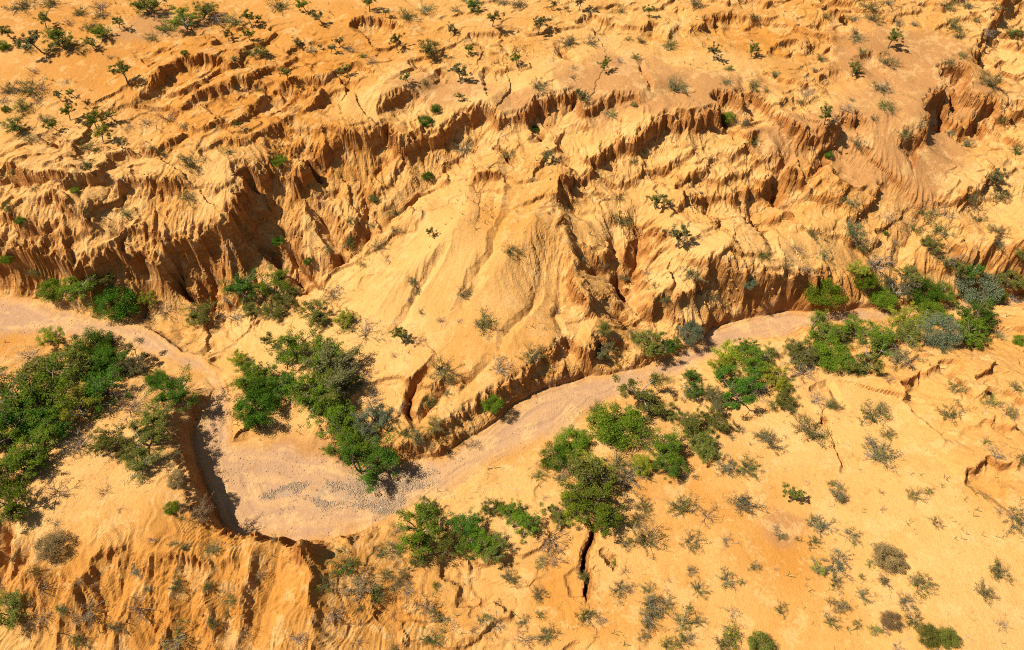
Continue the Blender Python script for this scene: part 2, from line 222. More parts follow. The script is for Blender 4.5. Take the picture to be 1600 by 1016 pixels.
# -- roughness of the ground: stepped headcuts on the rough parts, soft swells elsewhere
ROUGH = """0 0 .1;200 100 .08;100 150 .08;300 60 .12;500 100 .12;700 80 .35;850 120 .45;950 40 .9;1100 60 1;1250 60 1.1;1300 120 .9;1400 150 .1;1400 220 .1;1060 140 .2;1150 130 .3;1550 120 .9;1600 200 1;1500 250 1;1450 300 .9;1600 300 .7;1300 250 1;1200 220 .9;1120 220 .8;1000 260 .8;900 240 .5;850 190 .4;
300 170 .7;450 170 .9;560 180 .6;400 230 .6;100 250 .6;50 300 1;180 320 1;300 300 .7;200 240 .5;100 190 .15;450 330 .5;550 330 .5;650 320 .4;750 300 .4;780 400 .05;700 450 .05;850 420 .05;800 520 .15;1000 380 .8;1100 350 .6;1150 420 .4;1250 330 .7;1350 350 .7;1450 400 .5;1550 380 .7;
100 500 .1;300 500 .3;400 520 .3;600 520 .2;650 600 .4;750 600 .3;1000 680 .15;1200 720 .15;1400 640 .4;1550 620 .6;1500 560 .4;1350 750 .1;1500 850 .05;1300 950 .1;1100 900 .15;900 850 .3;950 960 .3;700 900 .4;600 940 .5;450 930 .12;300 930 .15;100 930 .25;50 860 .3;200 800 .2;100 700 .2;250 700 .3"""
rp = np.array([[float(v) for v in r.split()] for r in ROUGH.replace('\n', '').split(';')])
rw = np.array([(*at(a, b, 5.0 if b < 450 else 1.5), v) for a, b, v in rp])
rl = tps(rw, *np.meshgrid(lx, ly))
rough = np.clip(bilin(rl, GX - X0, GY - Y0), 0.03, 1.1).astype(np.float32)
def soft_spot(px, py, z, rx, ry):
    x, y = at(px, py, z); return np.exp(-((GX - x) / rx) ** 2 - ((GY - y) / ry) ** 2)
def spots(s):
    f = np.zeros(GX.shape, np.float32)
    for q in s.split(';'):
        a, b, z, rx, ry, ang = [float(v) for v in q.split()]
        x, y = at(a, b, z); c, s_ = math.cos(R(ang)), math.sin(R(ang))
        dx, dy = WX - x, WY - y
        f = np.maximum(f, 1 - sstep(.6, 1.25, np.hypot((dx * c + dy * s_) / rx, (dy * c - dx * s_) / ry) + .5 * fbm(GX / 3, GY / 3, 111, 3)))
    return f
pan = spots("1050 150 9 8 3.5 5;950 135 9 4 5 -40;1420 190 8.5 8 6 60;1420 110 9 7 8 70;1300 200 8.3 6 2.6 10;700 145 9 5 2 0;820 165 8.8 3.5 1.6 0;1220 215 8 3 2 0;250 35 10 5 2.5 10;1225 830 2.2 1.3 1.2 0;470 725 0 4 2.2 0")
cream = np.clip(sum(soft_spot(a, b, z, rx, ry) for a, b, z, rx, ry in ((1500, 850, 3.5, 6, 5), (1560, 980, 4, 4, 3), (110, 780, 3, 4, 2.4), (30, 1000, -.5, 2.4, 1.2), (500, 540, 1, 6, 3), (680, 150, 9, 7, 2.5), (340, 265, 7, 6, 2.2), (1180, 235, 8, 4, 1.6), (1330, 160, 8.6, 5, 2), (1130, 110, 9, 5, 2), (790, 150, 9, 4, 1.6), (560, 170, 8.6, 3, 1.4), (940, 330, 6, 2, 2), (1060, 385, 4.6, 3, 2.2), (1250, 380, 4, 4, 2.5), (1560, 250, 6.5, 4, 2), (1590, 310, 5.6, 4, 2.5), (1350, 650, 2, 5, 3), (1250, 690, 1.5, 3, 2), (960, 870, 1.2, 2, 3), (1330, 860, 2.4, 1.6, 3), (720, 790, .6, 5, 1.5), (930, 680, .6, 4, 2), (1000, 215, 8, 4, 2), (720, 390, 5, 3, 4))), 0, 1).astype(np.float32)
rough = rough * (1 - .85 * pan) * (1 - .6 * cream) * (1 - .22 * sstep(40, 60, GY))
def terrace(q, riser):
    f = np.floor(q); return f + np.minimum((q - f) / riser, 1) ** 2.0
rt = rough * sstep(.10, .4, rough)
trend = (GY - .35 * GX) * .13
q = 1.5 * fbm(WX / 8.0, WY / 5.5, 51, 4, .46) + trend
H += rt * 1.0 * (terrace(q, .10) - trend - .5)
q2 = 1.4 * fbm(WX / 4.2 + 40, WY / 3.0, 61, 3, .5) + trend * 1.7
H += rt * .34 * (terrace(q2, .14) - trend * 1.7 - .5)
pit = sstep(.30, .46, noise(WX / 2.1, WY / 1.5, 131) + .25 * noise(WX / .7, WY / .7, 133))
H -= .45 * np.clip(rough - .35, 0, 1) * pit * sstep(.0, .35, fbm(GX / 8, GY / 6, 135, 2))
H += (0.3 + .2 * rough) * 0.8 * fbm(GX / 9, GY / 9, 71, 3, .4)
fore = np.clip(sum(soft_spot(a, b, 1, 4.5, 3.2) for a, b in ((60, 930), (190, 940), (300, 930), (400, 930), (250, 1010), (400, 1010), (100, 1020), (540, 980))), 0, 1)
bend = 2.0 * fbm(GX / 4.5, GY / 4.5, 181, 3)
H -= fore * (.20 * (1 - np.clip(1 - 2.6 * np.abs(noise((GX + bend) / 1.9, GY / 9, 183)), 0, 1) ** .8) + .16 * np.abs(noise((GX + bend) / .42, GY / 6, 185)) * 2)
H += 1.0 * soft_spot(474, 853, 3, .55, .6) + .5 * soft_spot(480, 885, 2, .9, 2.2) + .5 * soft_spot(300, 858, 3, 2.5, .6)
up_slope = np.clip(sum(soft_spot(a, b, 4, 3.5, 3) for a, b in ((640, 270), (500, 300), (560, 310), (450, 300), (420, 400), (330, 420), (1120, 330), (920, 300), (1000, 270), (260, 330))), 0, 1)
H -= up_slope * .2 * np.abs(noise((GX + bend) / .55, GY / 5, 187)) * 2
rid = 1 - np.abs(fbm(GX / 2.6, GY / 2.6, 81, 3)) * 2
H += rough * 0.04 * rid
crk = np.clip(1 - 7 * np.abs(fbm(WX / 2.2, WY / 2.2, 191, 2)), 0, 1)
H -= rt * .16 * crk
H += (.02 + .03 * rough) * fbm(GX / .9, GY / .9, 195, 3, .6)

# -- river channel
def river_edge(s): return [tuple(float(v) for v in q.split()) for q in s.split(';')]
NORTH = river_edge("-160 445 2;0 462 2;60 468 2;110 490 2;190 502 1.5;240 515 1.5;265 535 1;285 550 .35;320 555 .3;345 580 .3;360 610 .35;368 650 .6;366 690 2;385 692 3;430 690 3;480 702 2.5;540 718 2;590 736 1.2;625 724 .7;660 716 .6;690 710 .5;725 690 .5;760 668 .5;800 637 .5;830 615 .5;890 594 .5;950 584 .5;1000 574 .6;1050 556 1.2;1095 532 1;1112 510 1.2;1150 502 1.5;1200 492 1.5;1240 484 1.4;1300 488 1.5;1380 478 2;1480 470 2;1600 462 2;1800 450 2")
SOUTH = river_edge("1800 468 2;1600 480 2;1450 490 2;1380 503 2;1290 510 2;1240 522 1.5;1170 536 2;1110 560 2;1060 585 2;1000 605 2.5;940 632 3;900 660 4;850 688 5;800 708 5;740 738 5;700 764 4;650 792 3;600 815 2.5;540 840 1.5;490 852 1;450 850 .8;410 846 .7;384 842 .5;362 838 .5;345 815 .5;332 785 .5;322 755 .5;312 725 .5;302 695 .5;300 668 .8;322 630 1.5;338 608 2;320 590 2;290 575 2;250 560 2;225 555 2;190 540 2;130 530 2.5;95 522 3;60 524 3;0 526 3;-160 520 3")
def poly_field(poly):
    p = np.array([(*at(a, b, 0), w) for a, b, w in poly]); n = len(p)
    best = np.full(GX.shape, 1e9, np.float32); wid = np.ones_like(best); inside = np.zeros(GX.shape, bool)
    qx = GX + .35 * fbm(GX / 2.2, GY / 2.2, 91, 3); qy = GY + .35 * fbm(GX / 2.2, GY / 2.2, 95, 3)
    for k in range(n):
        a, b = p[k], p[(k + 1) % n]
        ex, ey = b[0] - a[0], b[1] - a[1]
        t = np.clip(((qx - a[0]) * ex + (qy - a[1]) * ey) / (ex * ex + ey * ey + 1e-9), 0, 1)
        d = np.hypot(qx - a[0] - t * ex, qy - a[1] - t * ey)
        m = d < best; best[m] = d[m]; wid[m] = (a[2] + t * (b[2] - a[2]))[m]
        c = (a[1] > qy) != (b[1] > qy)
        inside ^= c & (qx < (b[0] - a[0]) * (qy - a[1]) / (b[1] - a[1] + 1e-12) + a[0])
    return np.where(inside, -best, best), wid
rd, rwid = poly_field(NORTH + SOUTH)
along = (GX * .9 + GY * .5); streak = fbm(rd * .9 + .8 * noise(GX / 6, GY / 6, 105), along * .07, 107, 4, .6).astype(np.float32)
bed = .10 * streak + 0.10 * fbm(GX / 5, GY / 5, 101, 3) + 0.02 * noise(GX / .6, GY / .6, 103)
rwid = np.where(rwid < 1.6, rwid * (.55 + 2.2 * np.abs(noise(GX / 2.2, GY / 2.2, 211))), rwid)
uu = np.clip(rd / rwid, 0, 1)
lip = sstep(3.0, 1.4, rwid)                                     # narrow banks stand upright at the foot, wide ones slope away
mix = uu ** .42 * lip + sstep(0, 1, uu) ** .8 * (1 - lip)
H = np.where(rd < rwid, bed + (H - bed) * mix, H)
H = H.astype(np.float32)
river = (1 - sstep(-.2, .35, rd)).astype(np.float32); tint = (1 - sstep(-.9, .35, rd + .6 * fbm(GX / 2.5, GY / 2.5, 109, 4, .6))).astype(np.float32)

# -- rain: many drops run down the slopes together and cut rills
def rain(H, n_batch, n_drop, steps, seed, cap_k=3.0, erode=.35, depo=.25):
    rng = np.random.default_rng(seed); ny, nx = H.shape; Hf = H.ravel()
    for bch in range(n_batch):
        x = rng.random(n_drop) * (nx - 3) + 1; y = rng.random(n_drop) * (ny - 3) + 1
        dx = np.zeros(n_drop); dy = np.zeros(n_drop); v = np.ones(n_drop); wtr = np.ones(n_drop); sed = np.zeros(n_drop)
        for st in range(steps):
            i = x.astype(np.int32); j = y.astype(np.int32); u = x - i; w = y - j; o = j * nx + i
            a = Hf[o]; b = Hf[o + 1]; c = Hf[o + nx]; d = Hf[o + nx + 1]
            gx = (b - a) * (1 - w) + (d - c) * w; gy = (c - a) * (1 - u) + (d - b) * u
            h0 = (a * (1 - u) + b * u) * (1 - w) + (c * (1 - u) + d * u) * w
            dx = dx * .25 - gx * .75; dy = dy * .25 - gy * .75
            L = np.hypot(dx, dy) + 1e-7; dx /= L; dy /= L
            xn = np.clip(x + dx, 1, nx - 3); yn = np.clip(y + dy, 1, ny - 3)
            i2 = xn.astype(np.int32); j2 = yn.astype(np.int32); u2 = xn - i2; w2 = yn - j2; o2 = j2 * nx + i2
            h1 = (Hf[o2] * (1 - u2) + Hf[o2 + 1] * u2) * (1 - w2) + (Hf[o2 + nx] * (1 - u2) + Hf[o2 + nx + 1] * u2) * w2
            dh = h1 - h0
            cap = np.maximum(-dh, .004) * v * wtr * cap_k
            over = sed > cap
            dep = np.where(dh > 0, np.minimum(dh, sed), np.where(over, (sed - cap) * depo, 0))
            ero = np.where((dh <= 0) & ~over, np.minimum((cap - sed) * erode, -dh * .5), 0)
            amt = dep - ero; sed = sed - amt
            for oo, ww in ((o, (1 - u) * (1 - w)), (o + 1, u * (1 - w)), (o + nx, (1 - u) * w), (o + nx + 1, u * w)):
                Hf += np.bincount(oo, weights=amt * ww, minlength=Hf.size).astype(np.float32)
            v = np.sqrt(np.maximum(v * v * .9 - dh * 4, .01)); wtr *= .97; x, y = xn, yn
    return Hf.reshape(ny, nx)
H0 = H.copy()
H = rain(H, 3, 300000, 36, 5)
def blur(a, k):
    for ax_ in (0, 1):
        c = np.cumsum(np.pad(a, [(k + 1, k) if t == ax_ else (0, 0) for t in (0, 1)], mode='edge').astype(np.float64), axis=ax_)
        a = ((c[2 * k + 1:] - c[:-2 * k - 1]) if ax_ == 0 else (c[:, 2 * k + 1:] - c[:, :-2 * k - 1])) / (2 * k + 1)
    return a.astype(np.float32)
g0y, g0x = np.gradient(blur(blur(H0, 3), 3), STEP); sl = np.hypot(g0x, g0y) + 1e-6
wash = np.clip(.06 + .42 * sstep(.25, .8, sl), 0, .48) + .2 * fore
H = H0 + np.clip(H - H0, -.6, .3) * wash
ux, uy = (g0x / sl).astype(np.float32), (g0y / sl).astype(np.float32)
IX, IY = np.meshgrid(np.arange(len(xs), dtype=np.float32), np.arange(len(ys), dtype=np.float32))
def comb(size, reach, seed):
    src = noise(GX / size, GY / size, seed); acc = src.copy(); n = 1
    for sgn in (1, -1):
        px, py = IX.copy(), IY.copy()
        for k in range(reach):
            i = np.clip(px.astype(np.int32), 0, len(xs) - 1); j = np.clip(py.astype(np.int32), 0, len(ys) - 1); o = j * len(xs) + i
            px += sgn * 2.0 * ux.ravel()[o]; py += sgn * 2.0 * uy.ravel()[o]
            i = np.clip(px, 0, len(xs) - 1).astype(np.int32); j = np.clip(py, 0, len(ys) - 1).astype(np.int32)
            acc += src[j, i]; n += 1
    acc -= acc.mean(); return acc / acc.std()
fine = comb(.38, 7, 201); wide = comb(.95, 9, 203)
on = sstep(.18, .8, sl) * (1 - .75 * river) * (.45 + .55 * sstep(70, 45, GY)) * (1 - .7 * np.clip(soft_spot(760, 370, 5, 5, 6) + soft_spot(700, 460, 3.5, 5, 5) + .7 * soft_spot(1390, 290, 6.5, 4, 5), 0, 1)) * (.55 + .6 * sstep(-.3, .4, fbm(GX / 5, GY / 5, 207, 2)))
H += on * (.055 * np.clip(np.abs(fine) - .8, -.8, 1.2) + .13 * np.clip(np.abs(wide) - .8, -.8, 1.4))
H = np.where(river > .5, H0 * .6 + H * .4, H)

def ground_z(x, y):
    return float(bilin(H, np.array([(x - X0) / STEP]), np.array([(y - Y0) / STEP]))[0])
def land_at(px, py):
    """first meeting of a photo sight line with the land"""
    u, y, w = ray(px, py)
    t = (13.0 - CAM_Z) / w
    while t < 400:
        p = (u * t, y * t, CAM_Z + w * t)
        if p[2] <= ground_z(p[0], p[1]): break
        t += 0.12
    return p[0], p[1], ground_z(p[0], p[1])

# -- mesh: fine grid in view, growing cells out to the horizon
def grow(edge, sign):
    out = []; d = STEP; p = edge
    while abs(p - edge) < 2500: d *= 1.35; p += sign * d; out.append(p)
    return out
ax = np.array(grow(X0, -1)[::-1] + list(xs) + grow(X1, 1)); ay = np.array(grow(Y0, -1)[::-1] + list(ys) + grow(Y1, 1))
MX, MY = np.meshgrid(ax, ay)
cx = np.clip(MX, X0, X1); cy = np.clip(MY, Y0, Y1)
fi = np.rint((cx - X0) / STEP).astype(int); fj = np.rint((cy - Y0) / STEP).astype(int)
away = np.hypot(MX - cx, MY - cy)
MZ = H[fj, fi] + (6 * noise(MX / 45, MY / 45, 5)) * sstep(2, 60, away)
rivA = river[fj, fi] * (1 - sstep(20, 60, away)); rivT = tint[fj, fi] * (1 - sstep(20, 60, away))
def grid_faces(nx, ny):
    i, j = np.meshgrid(np.arange(nx - 1), np.arange(ny - 1)); o = (j * nx + i).ravel()
    return np.stack([o, o + 1, o + nx + 1, o + nx], 1)
nx, ny = len(ax), len(ay)
faces = grid_faces(nx, ny)
verts = np.stack([MX, MY, MZ], -1).reshape(-1, 3).astype(np.float32)
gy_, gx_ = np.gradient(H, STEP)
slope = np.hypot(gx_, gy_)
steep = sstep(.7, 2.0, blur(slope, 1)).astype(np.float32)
grav = spots("560 772 0 4.6 1.3 14;610 790 0 1.6 .8 25;450 765 0 1.6 .5 10") * river
ochre = np.clip(sum(soft_spot(a, b, z, rx, ry) for a, b, z, rx, ry in ((80, 20, 10, 14, 5), (480, 70, 9.6, 14, 8), (150, 110, 9, 9, 5), (350, 950, 1, 8, 3.5), (600, 940, .5, 4, 3), (120, 940, 1, 5, 2.5), (330, 130, 9, 6, 5), (960, 960, .6, 3, 2), (300, 830, 3, 3, 2), (880, 920, .6, 2, 2.5), (1230, 870, 2, 1.6, 3), (1540, 770, 3.5, 2, 1.2), (780, 350, 5, 3, 2))), 0, 1).astype(np.float32)
def mesh_from(name, fsel, mat, kind):
    used = np.unique(fsel); remap = np.zeros(len(verts), np.int32); remap[used] = np.arange(len(used))
    f = remap[fsel]; me = bpy.data.meshes.new(name)
    me.vertices.add(len(used)); me.vertices.foreach_set('co', verts[used].ravel())
    me.loops.add(f.size); me.loops.foreach_set('vertex_index', f.ravel().astype(np.int32))
    me.polygons.add(len(f)); me.polygons.foreach_set('loop_start', np.arange(0, f.size, 4, dtype=np.int32))
    me.polygons.foreach_set('use_smooth', np.zeros(len(f), bool))
    for nm, arr in (('river', rivT), ('steep', steep[fj, fi]), ('pan', pan[fj, fi]), ('grav', grav[fj, fi]), ('streak', streak[fj, fi]), ('ochre', ochre[fj, fi]), ('cream', cream[fj, fi])):
        at_ = me.attributes.new(nm, 'FLOAT', 'POINT'); at_.data.foreach_set('value', arr.ravel()[used].astype(np.float32))
    me.update(calc_edges=True); me.materials.append(mat)
    o = bpy.data.objects.new(name, me); COL.objects.link(o); o['kind'] = kind
    return o

# ------------------------------------------------------------------ ground material
class NT:
    def __init__(s, name):
        s.m = bpy.data.materials.new(name); s.m.use_nodes = True; s.t = s.m.node_tree; s.t.nodes.clear()
        s.out = s.n('ShaderNodeOutputMaterial'); s.b = s.n('ShaderNodeBsdfPrincipled'); s.l(s.b.outputs[0], s.out.inputs[0])
        s.b.inputs['Specular IOR Level'].default_value = .15; s.b.inputs['Roughness'].default_value = .95
    def n(s, t, **k):
        o = s.t.nodes.new(t)
        for a, v in k.items(): setattr(o, a, v)
        return o
    def l(s, a, b): s.t.links.new(a, b)
    def put(s, sock, v):
        if hasattr(v, 'is_output'): s.l(v, sock)
        else: sock.default_value = v
    def attr(s, name): return s.n('ShaderNodeAttribute', attribute_name=name).outputs['Fac']
    def mixc(s, f, a, b, mode='MIX'):
        o = s.n('ShaderNodeMix', data_type='RGBA', blend_type=mode)
        s.put(o.inputs[0], f); s.put(o.inputs[6], a if hasattr(a, 'is_output') else (*a, 1)); s.put(o.inputs[7], b if hasattr(b, 'is_output') else (*b, 1))
        return o.outputs[2]
    def math(s, op, a, b=0.0):
        o = s.n('ShaderNodeMath', operation=op); s.put(o.inputs[0], a); s.put(o.inputs[1], b); return o.outputs[0]
    def ramp(s, f, lo, hi):
        o = s.n('ShaderNodeMapRange', clamp=True); s.put(o.inputs[0], f); o.inputs[1].default_value = lo; o.inputs[2].default_value = hi; return o.outputs[0]
    def noise(s, co, scale, detail=5, rough=.6):
        o = s.n('ShaderNodeTexNoise'); s.l(co, o.inputs['Vector']); o.inputs['Scale'].default_value = scale; o.inputs['Detail'].default_value = detail; o.inputs['Roughness'].default_value = rough
        return o.outputs[0]
g = NT('sandy_clay')
co = g.n('ShaderNodeTexCoord').outputs['Object']
SAND, PALE, ORANGE, CLAY, PAN, BED, STONE = (.395, .190, .044), (.48, .262, .082), (.355, .145, .021), (.255, .088, .013), (.305, .148, .050), (.315, .180, .092), (.26, .182, .112)
c = g.mixc(g.ramp(g.noise(co, .09, 4), .38, .62), SAND, PALE)
c = g.mixc(g.ramp(g.noise(co, .05, 5, .65), .50, .66), c, ORANGE)
c = g.mixc(g.math('MULTIPLY', g.ramp(g.noise(co, .7, 6, .7), .52, .75), .45), c, PALE)
c = g.mixc(g.math('MULTIPLY', g.attr('ochre'), .8), c, ORANGE)
c = g.mixc(g.math('MULTIPLY', g.attr('cream'), .55), c, (.485, .275, .088))
c = g.mixc(g.math('MULTIPLY', g.attr('pan'), .85), c, PAN)
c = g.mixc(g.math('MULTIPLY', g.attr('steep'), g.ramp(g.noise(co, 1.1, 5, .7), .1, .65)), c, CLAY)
c = g.mixc(g.attr('river'), c, g.mixc(g.ramp(g.math('ADD', g.math('MULTIPLY', g.attr('streak'), .9), g.noise(co, .35, 5)), .30, .72), BED, (.37, .212, .095)))
c = g.mixc(g.math('MULTIPLY', g.attr('grav'), g.ramp(g.noise(co, 2.5, 5, .8), .4, .6)), c, STONE)
c = g.mixc(g.math('MULTIPLY', g.ramp(g.noise(co, 1.7, 8, .78), .57, .62), .38), c, (.265, .116, .030))
c = g.mixc(g.math('MULTIPLY', g.ramp(g.noise(co, .55, 9, .75), .53, .57), .45), c, (.485, .30, .115))
sx = g.n('ShaderNodeSeparateXYZ'); g.l(co, sx.inputs[0])
lay = g.n('ShaderNodeTexNoise', noise_dimensions='1D'); g.l(g.math('ADD', g.math('MULTIPLY', sx.outputs[2], 2.2), g.math('MULTIPLY', g.noise(co, .3, 3), 1.2)), lay.inputs['W']); lay.inputs['Scale'].default_value = 1.0; lay.inputs['Detail'].default_value = 4
c = g.mixc(g.math('MULTIPLY', g.attr('steep'), g.math('MULTIPLY', g.ramp(lay.outputs[0], .48, .68), .45)), c, (.20, .068, .014))
c = g.mixc(g.math('MULTIPLY', g.attr('steep'), g.math('MULTIPLY', g.ramp(lay.outputs[0], .47, .34), .3)), c, (.38, .17, .045))
spk = g.ramp(g.noise(co, 7, 6, .85), .34, .66)
c = g.mixc(g.math('SUBTRACT', .35, g.math('MULTIPLY', g.attr('river'), .2)), c, g.mixc(spk, (.42, .36, .30), (1.0, 1.0, 1.0)), 'MULTIPLY')
g.l(c, g.b.inputs['Base Color'])
bmp = g.n('ShaderNodeBump'); bmp.inputs['Strength'].default_value = .8; bmp.inputs['Distance'].default_value = .09
g.l(g.math('ADD', g.noise(co, 3.5, 8, .7), g.math('MULTIPLY', g.noise(co, 14, 4, .7), .4)), bmp.inputs['Height']); g.l(bmp.outputs[0], g.b.inputs['Normal'])
GROUND = g.m
fr = rivA.ravel()[faces].mean(1) > .5
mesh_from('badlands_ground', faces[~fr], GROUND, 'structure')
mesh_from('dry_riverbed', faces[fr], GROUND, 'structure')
#PLANTS
# ------------------------------------------------------------------ plants: a few models of each habit, then copies
def bark(name, col, col2):
    k = NT(name); o = k.n('ShaderNodeTexCoord').outputs['Object']
    k.l(k.mixc(k.noise(o, 22, 4), col, col2), k.b.inputs['Base Color']); return k.m
WOOD = {'dark': bark('dark_bark', (.085, .058, .038), (.17, .12, .075)), 'grey': bark('grey_bark', (.15, .118, .088), (.26, .205, .15)), 'brown': bark('brown_twigs', (.15, .095, .055), (.26, .17, .10))}
def leaf(name, a, b):
    k = NT(name); k.t.nodes.remove(k.b)
    r = k.attr('rnd'); oi = k.n('ShaderNodeObjectInfo').outputs['Random']
    c = k.mixc(r, a, b)
    h = k.n('ShaderNodeHueSaturation'); k.l(c, h.inputs['Color'])
    k.l(k.math('ADD', k.math('MULTIPLY', oi, .03), .485), h.inputs['Hue']); k.l(k.math('ADD', k.math('MULTIPLY', oi, .5), .78), h.inputs['Value'])
    d = k.n('ShaderNodeBsdfDiffuse'); t = k.n('ShaderNodeBsdfTranslucent'); m = k.n('ShaderNodeMixShader'); m.inputs[0].default_value = .22
    k.l(h.outputs[0], d.inputs[0]); k.l(h.outputs[0], t.inputs[0]); k.l(d.outputs[0], m.inputs[1]); k.l(t.outputs[0], m.inputs[2]); k.l(m.outputs[0], k.out.inputs[0])
    return k.m
LEAF = {'g': leaf('green_leaves', (.048, .082, .006), (.132, .175, .013)), 'd': leaf('dark_green_leaves', (0.028, 0.068, 0.006), (0.068, 0.120, 0.011)), 'o': leaf('olive_leaves', (0.068, 0.076, 0.011), (0.160, 0.156, 0.029)),
        's': leaf('grey_green_leaves', (0.068, 0.068, 0.022), (0.160, 0.144, 0.052)), 'y': leaf('yellow_green_leaves', (0.136, 0.152, 0.011), (0.264, 0.256, 0.021)), 'b': leaf('dry_brown_leaves', (0.152, 0.100, 0.040), (0.256, 0.176, 0.072)), 'u': leaf('blue_grey_leaves', (.070, .088, .044), (.145, .155, .082))}

class PlantMesh:
    def __init__(s): s.v = []; s.f = []; s.lp = []
    def limb(s, p, q, r0, r1, sides=5):
        p = Vector(p); q = Vector(q); d = (q - p).normalized(); a = d.orthogonal().normalized(); b = d.cross(a); n = len(s.v)
        for c, r in ((p, r0), (q, r1)):
            for k in range(sides):
                t = 2 * math.pi * k / sides; s.v.append(c + (a * math.cos(t) + b * math.sin(t)) * r)
        for k in range(sides): s.f.append((n + k, n + (k + 1) % sides, n + sides + (k + 1) % sides, n + sides + k))
    def path(s, rng, p, d, length, r0, r1, seg, wob, up=0.0, sides=5):
        pts = [Vector(p)]; d = Vector(d).normalized()
        for k in range(seg):
            d = (d + Vector((rng.gauss(0, wob), rng.gauss(0, wob), rng.gauss(0, wob) + up))).normalized()
            q = pts[-1] + d * (length / seg); q.z = max(q.z, .015)
            s.limb(pts[-1], q, r0 + (r1 - r0) * k / seg, r0 + (r1 - r0) * (k + 1) / seg, sides); pts.append(q)
        return pts, d
    def build(s, name):
        me = bpy.data.meshes.new(name); me.from_pydata([tuple(v) for v in s.v], [], s.f)
        me.polygons.foreach_set('use_smooth', [True] * len(me.polygons)); me.materials.append(None); me.update(); return me
def leaf_mesh(name, pts, size, rng):
    """one small bent blade per point"""
    n = len(pts); P = np.array(pts); r = np.random.default_rng(rng.randrange(1 << 30))
    a = r.normal(size=(n, 3)); a[:, 2] *= .6; a /= np.linalg.norm(a, axis=1, keepdims=True)
    nrm = r.normal(size=(n, 3)) * .75 + [0, 0, .8]
    b = np.cross(nrm, a); b /= np.linalg.norm(b, axis=1, keepdims=True) + 1e-9
    L = size * (.6 + .8 * r.random((n, 1)))
    V = np.stack([P - a * L * .5, P + b * L * .32, P + a * L * .5, P - b * L * .32], 1).reshape(-1, 3)
    V[:, 2] = np.maximum(V[:, 2], .01)
    me = bpy.data.meshes.new(name)
    me.vertices.add(4 * n); me.vertices.foreach_set('co', V.astype(np.float32).ravel())
    me.loops.add(4 * n); me.loops.foreach_set('vertex_index', np.arange(4 * n, dtype=np.int32))
    me.polygons.add(n); me.polygons.foreach_set('loop_start', np.arange(0, 4 * n, 4, dtype=np.int32))
    at_ = me.attributes.new('rnd', 'FLOAT', 'POINT'); at_.data.foreach_set('value', np.repeat(r.random(n), 4).astype(np.float32))
    me.update(calc_edges=True); me.materials.append(None); return me
def unit(rng):
    while True:
        v = Vector((rng.uniform(-1, 1), rng.uniform(-1, 1), rng.uniform(-1, 1)))
        if .05 < v.length < 1: return v.normalized()

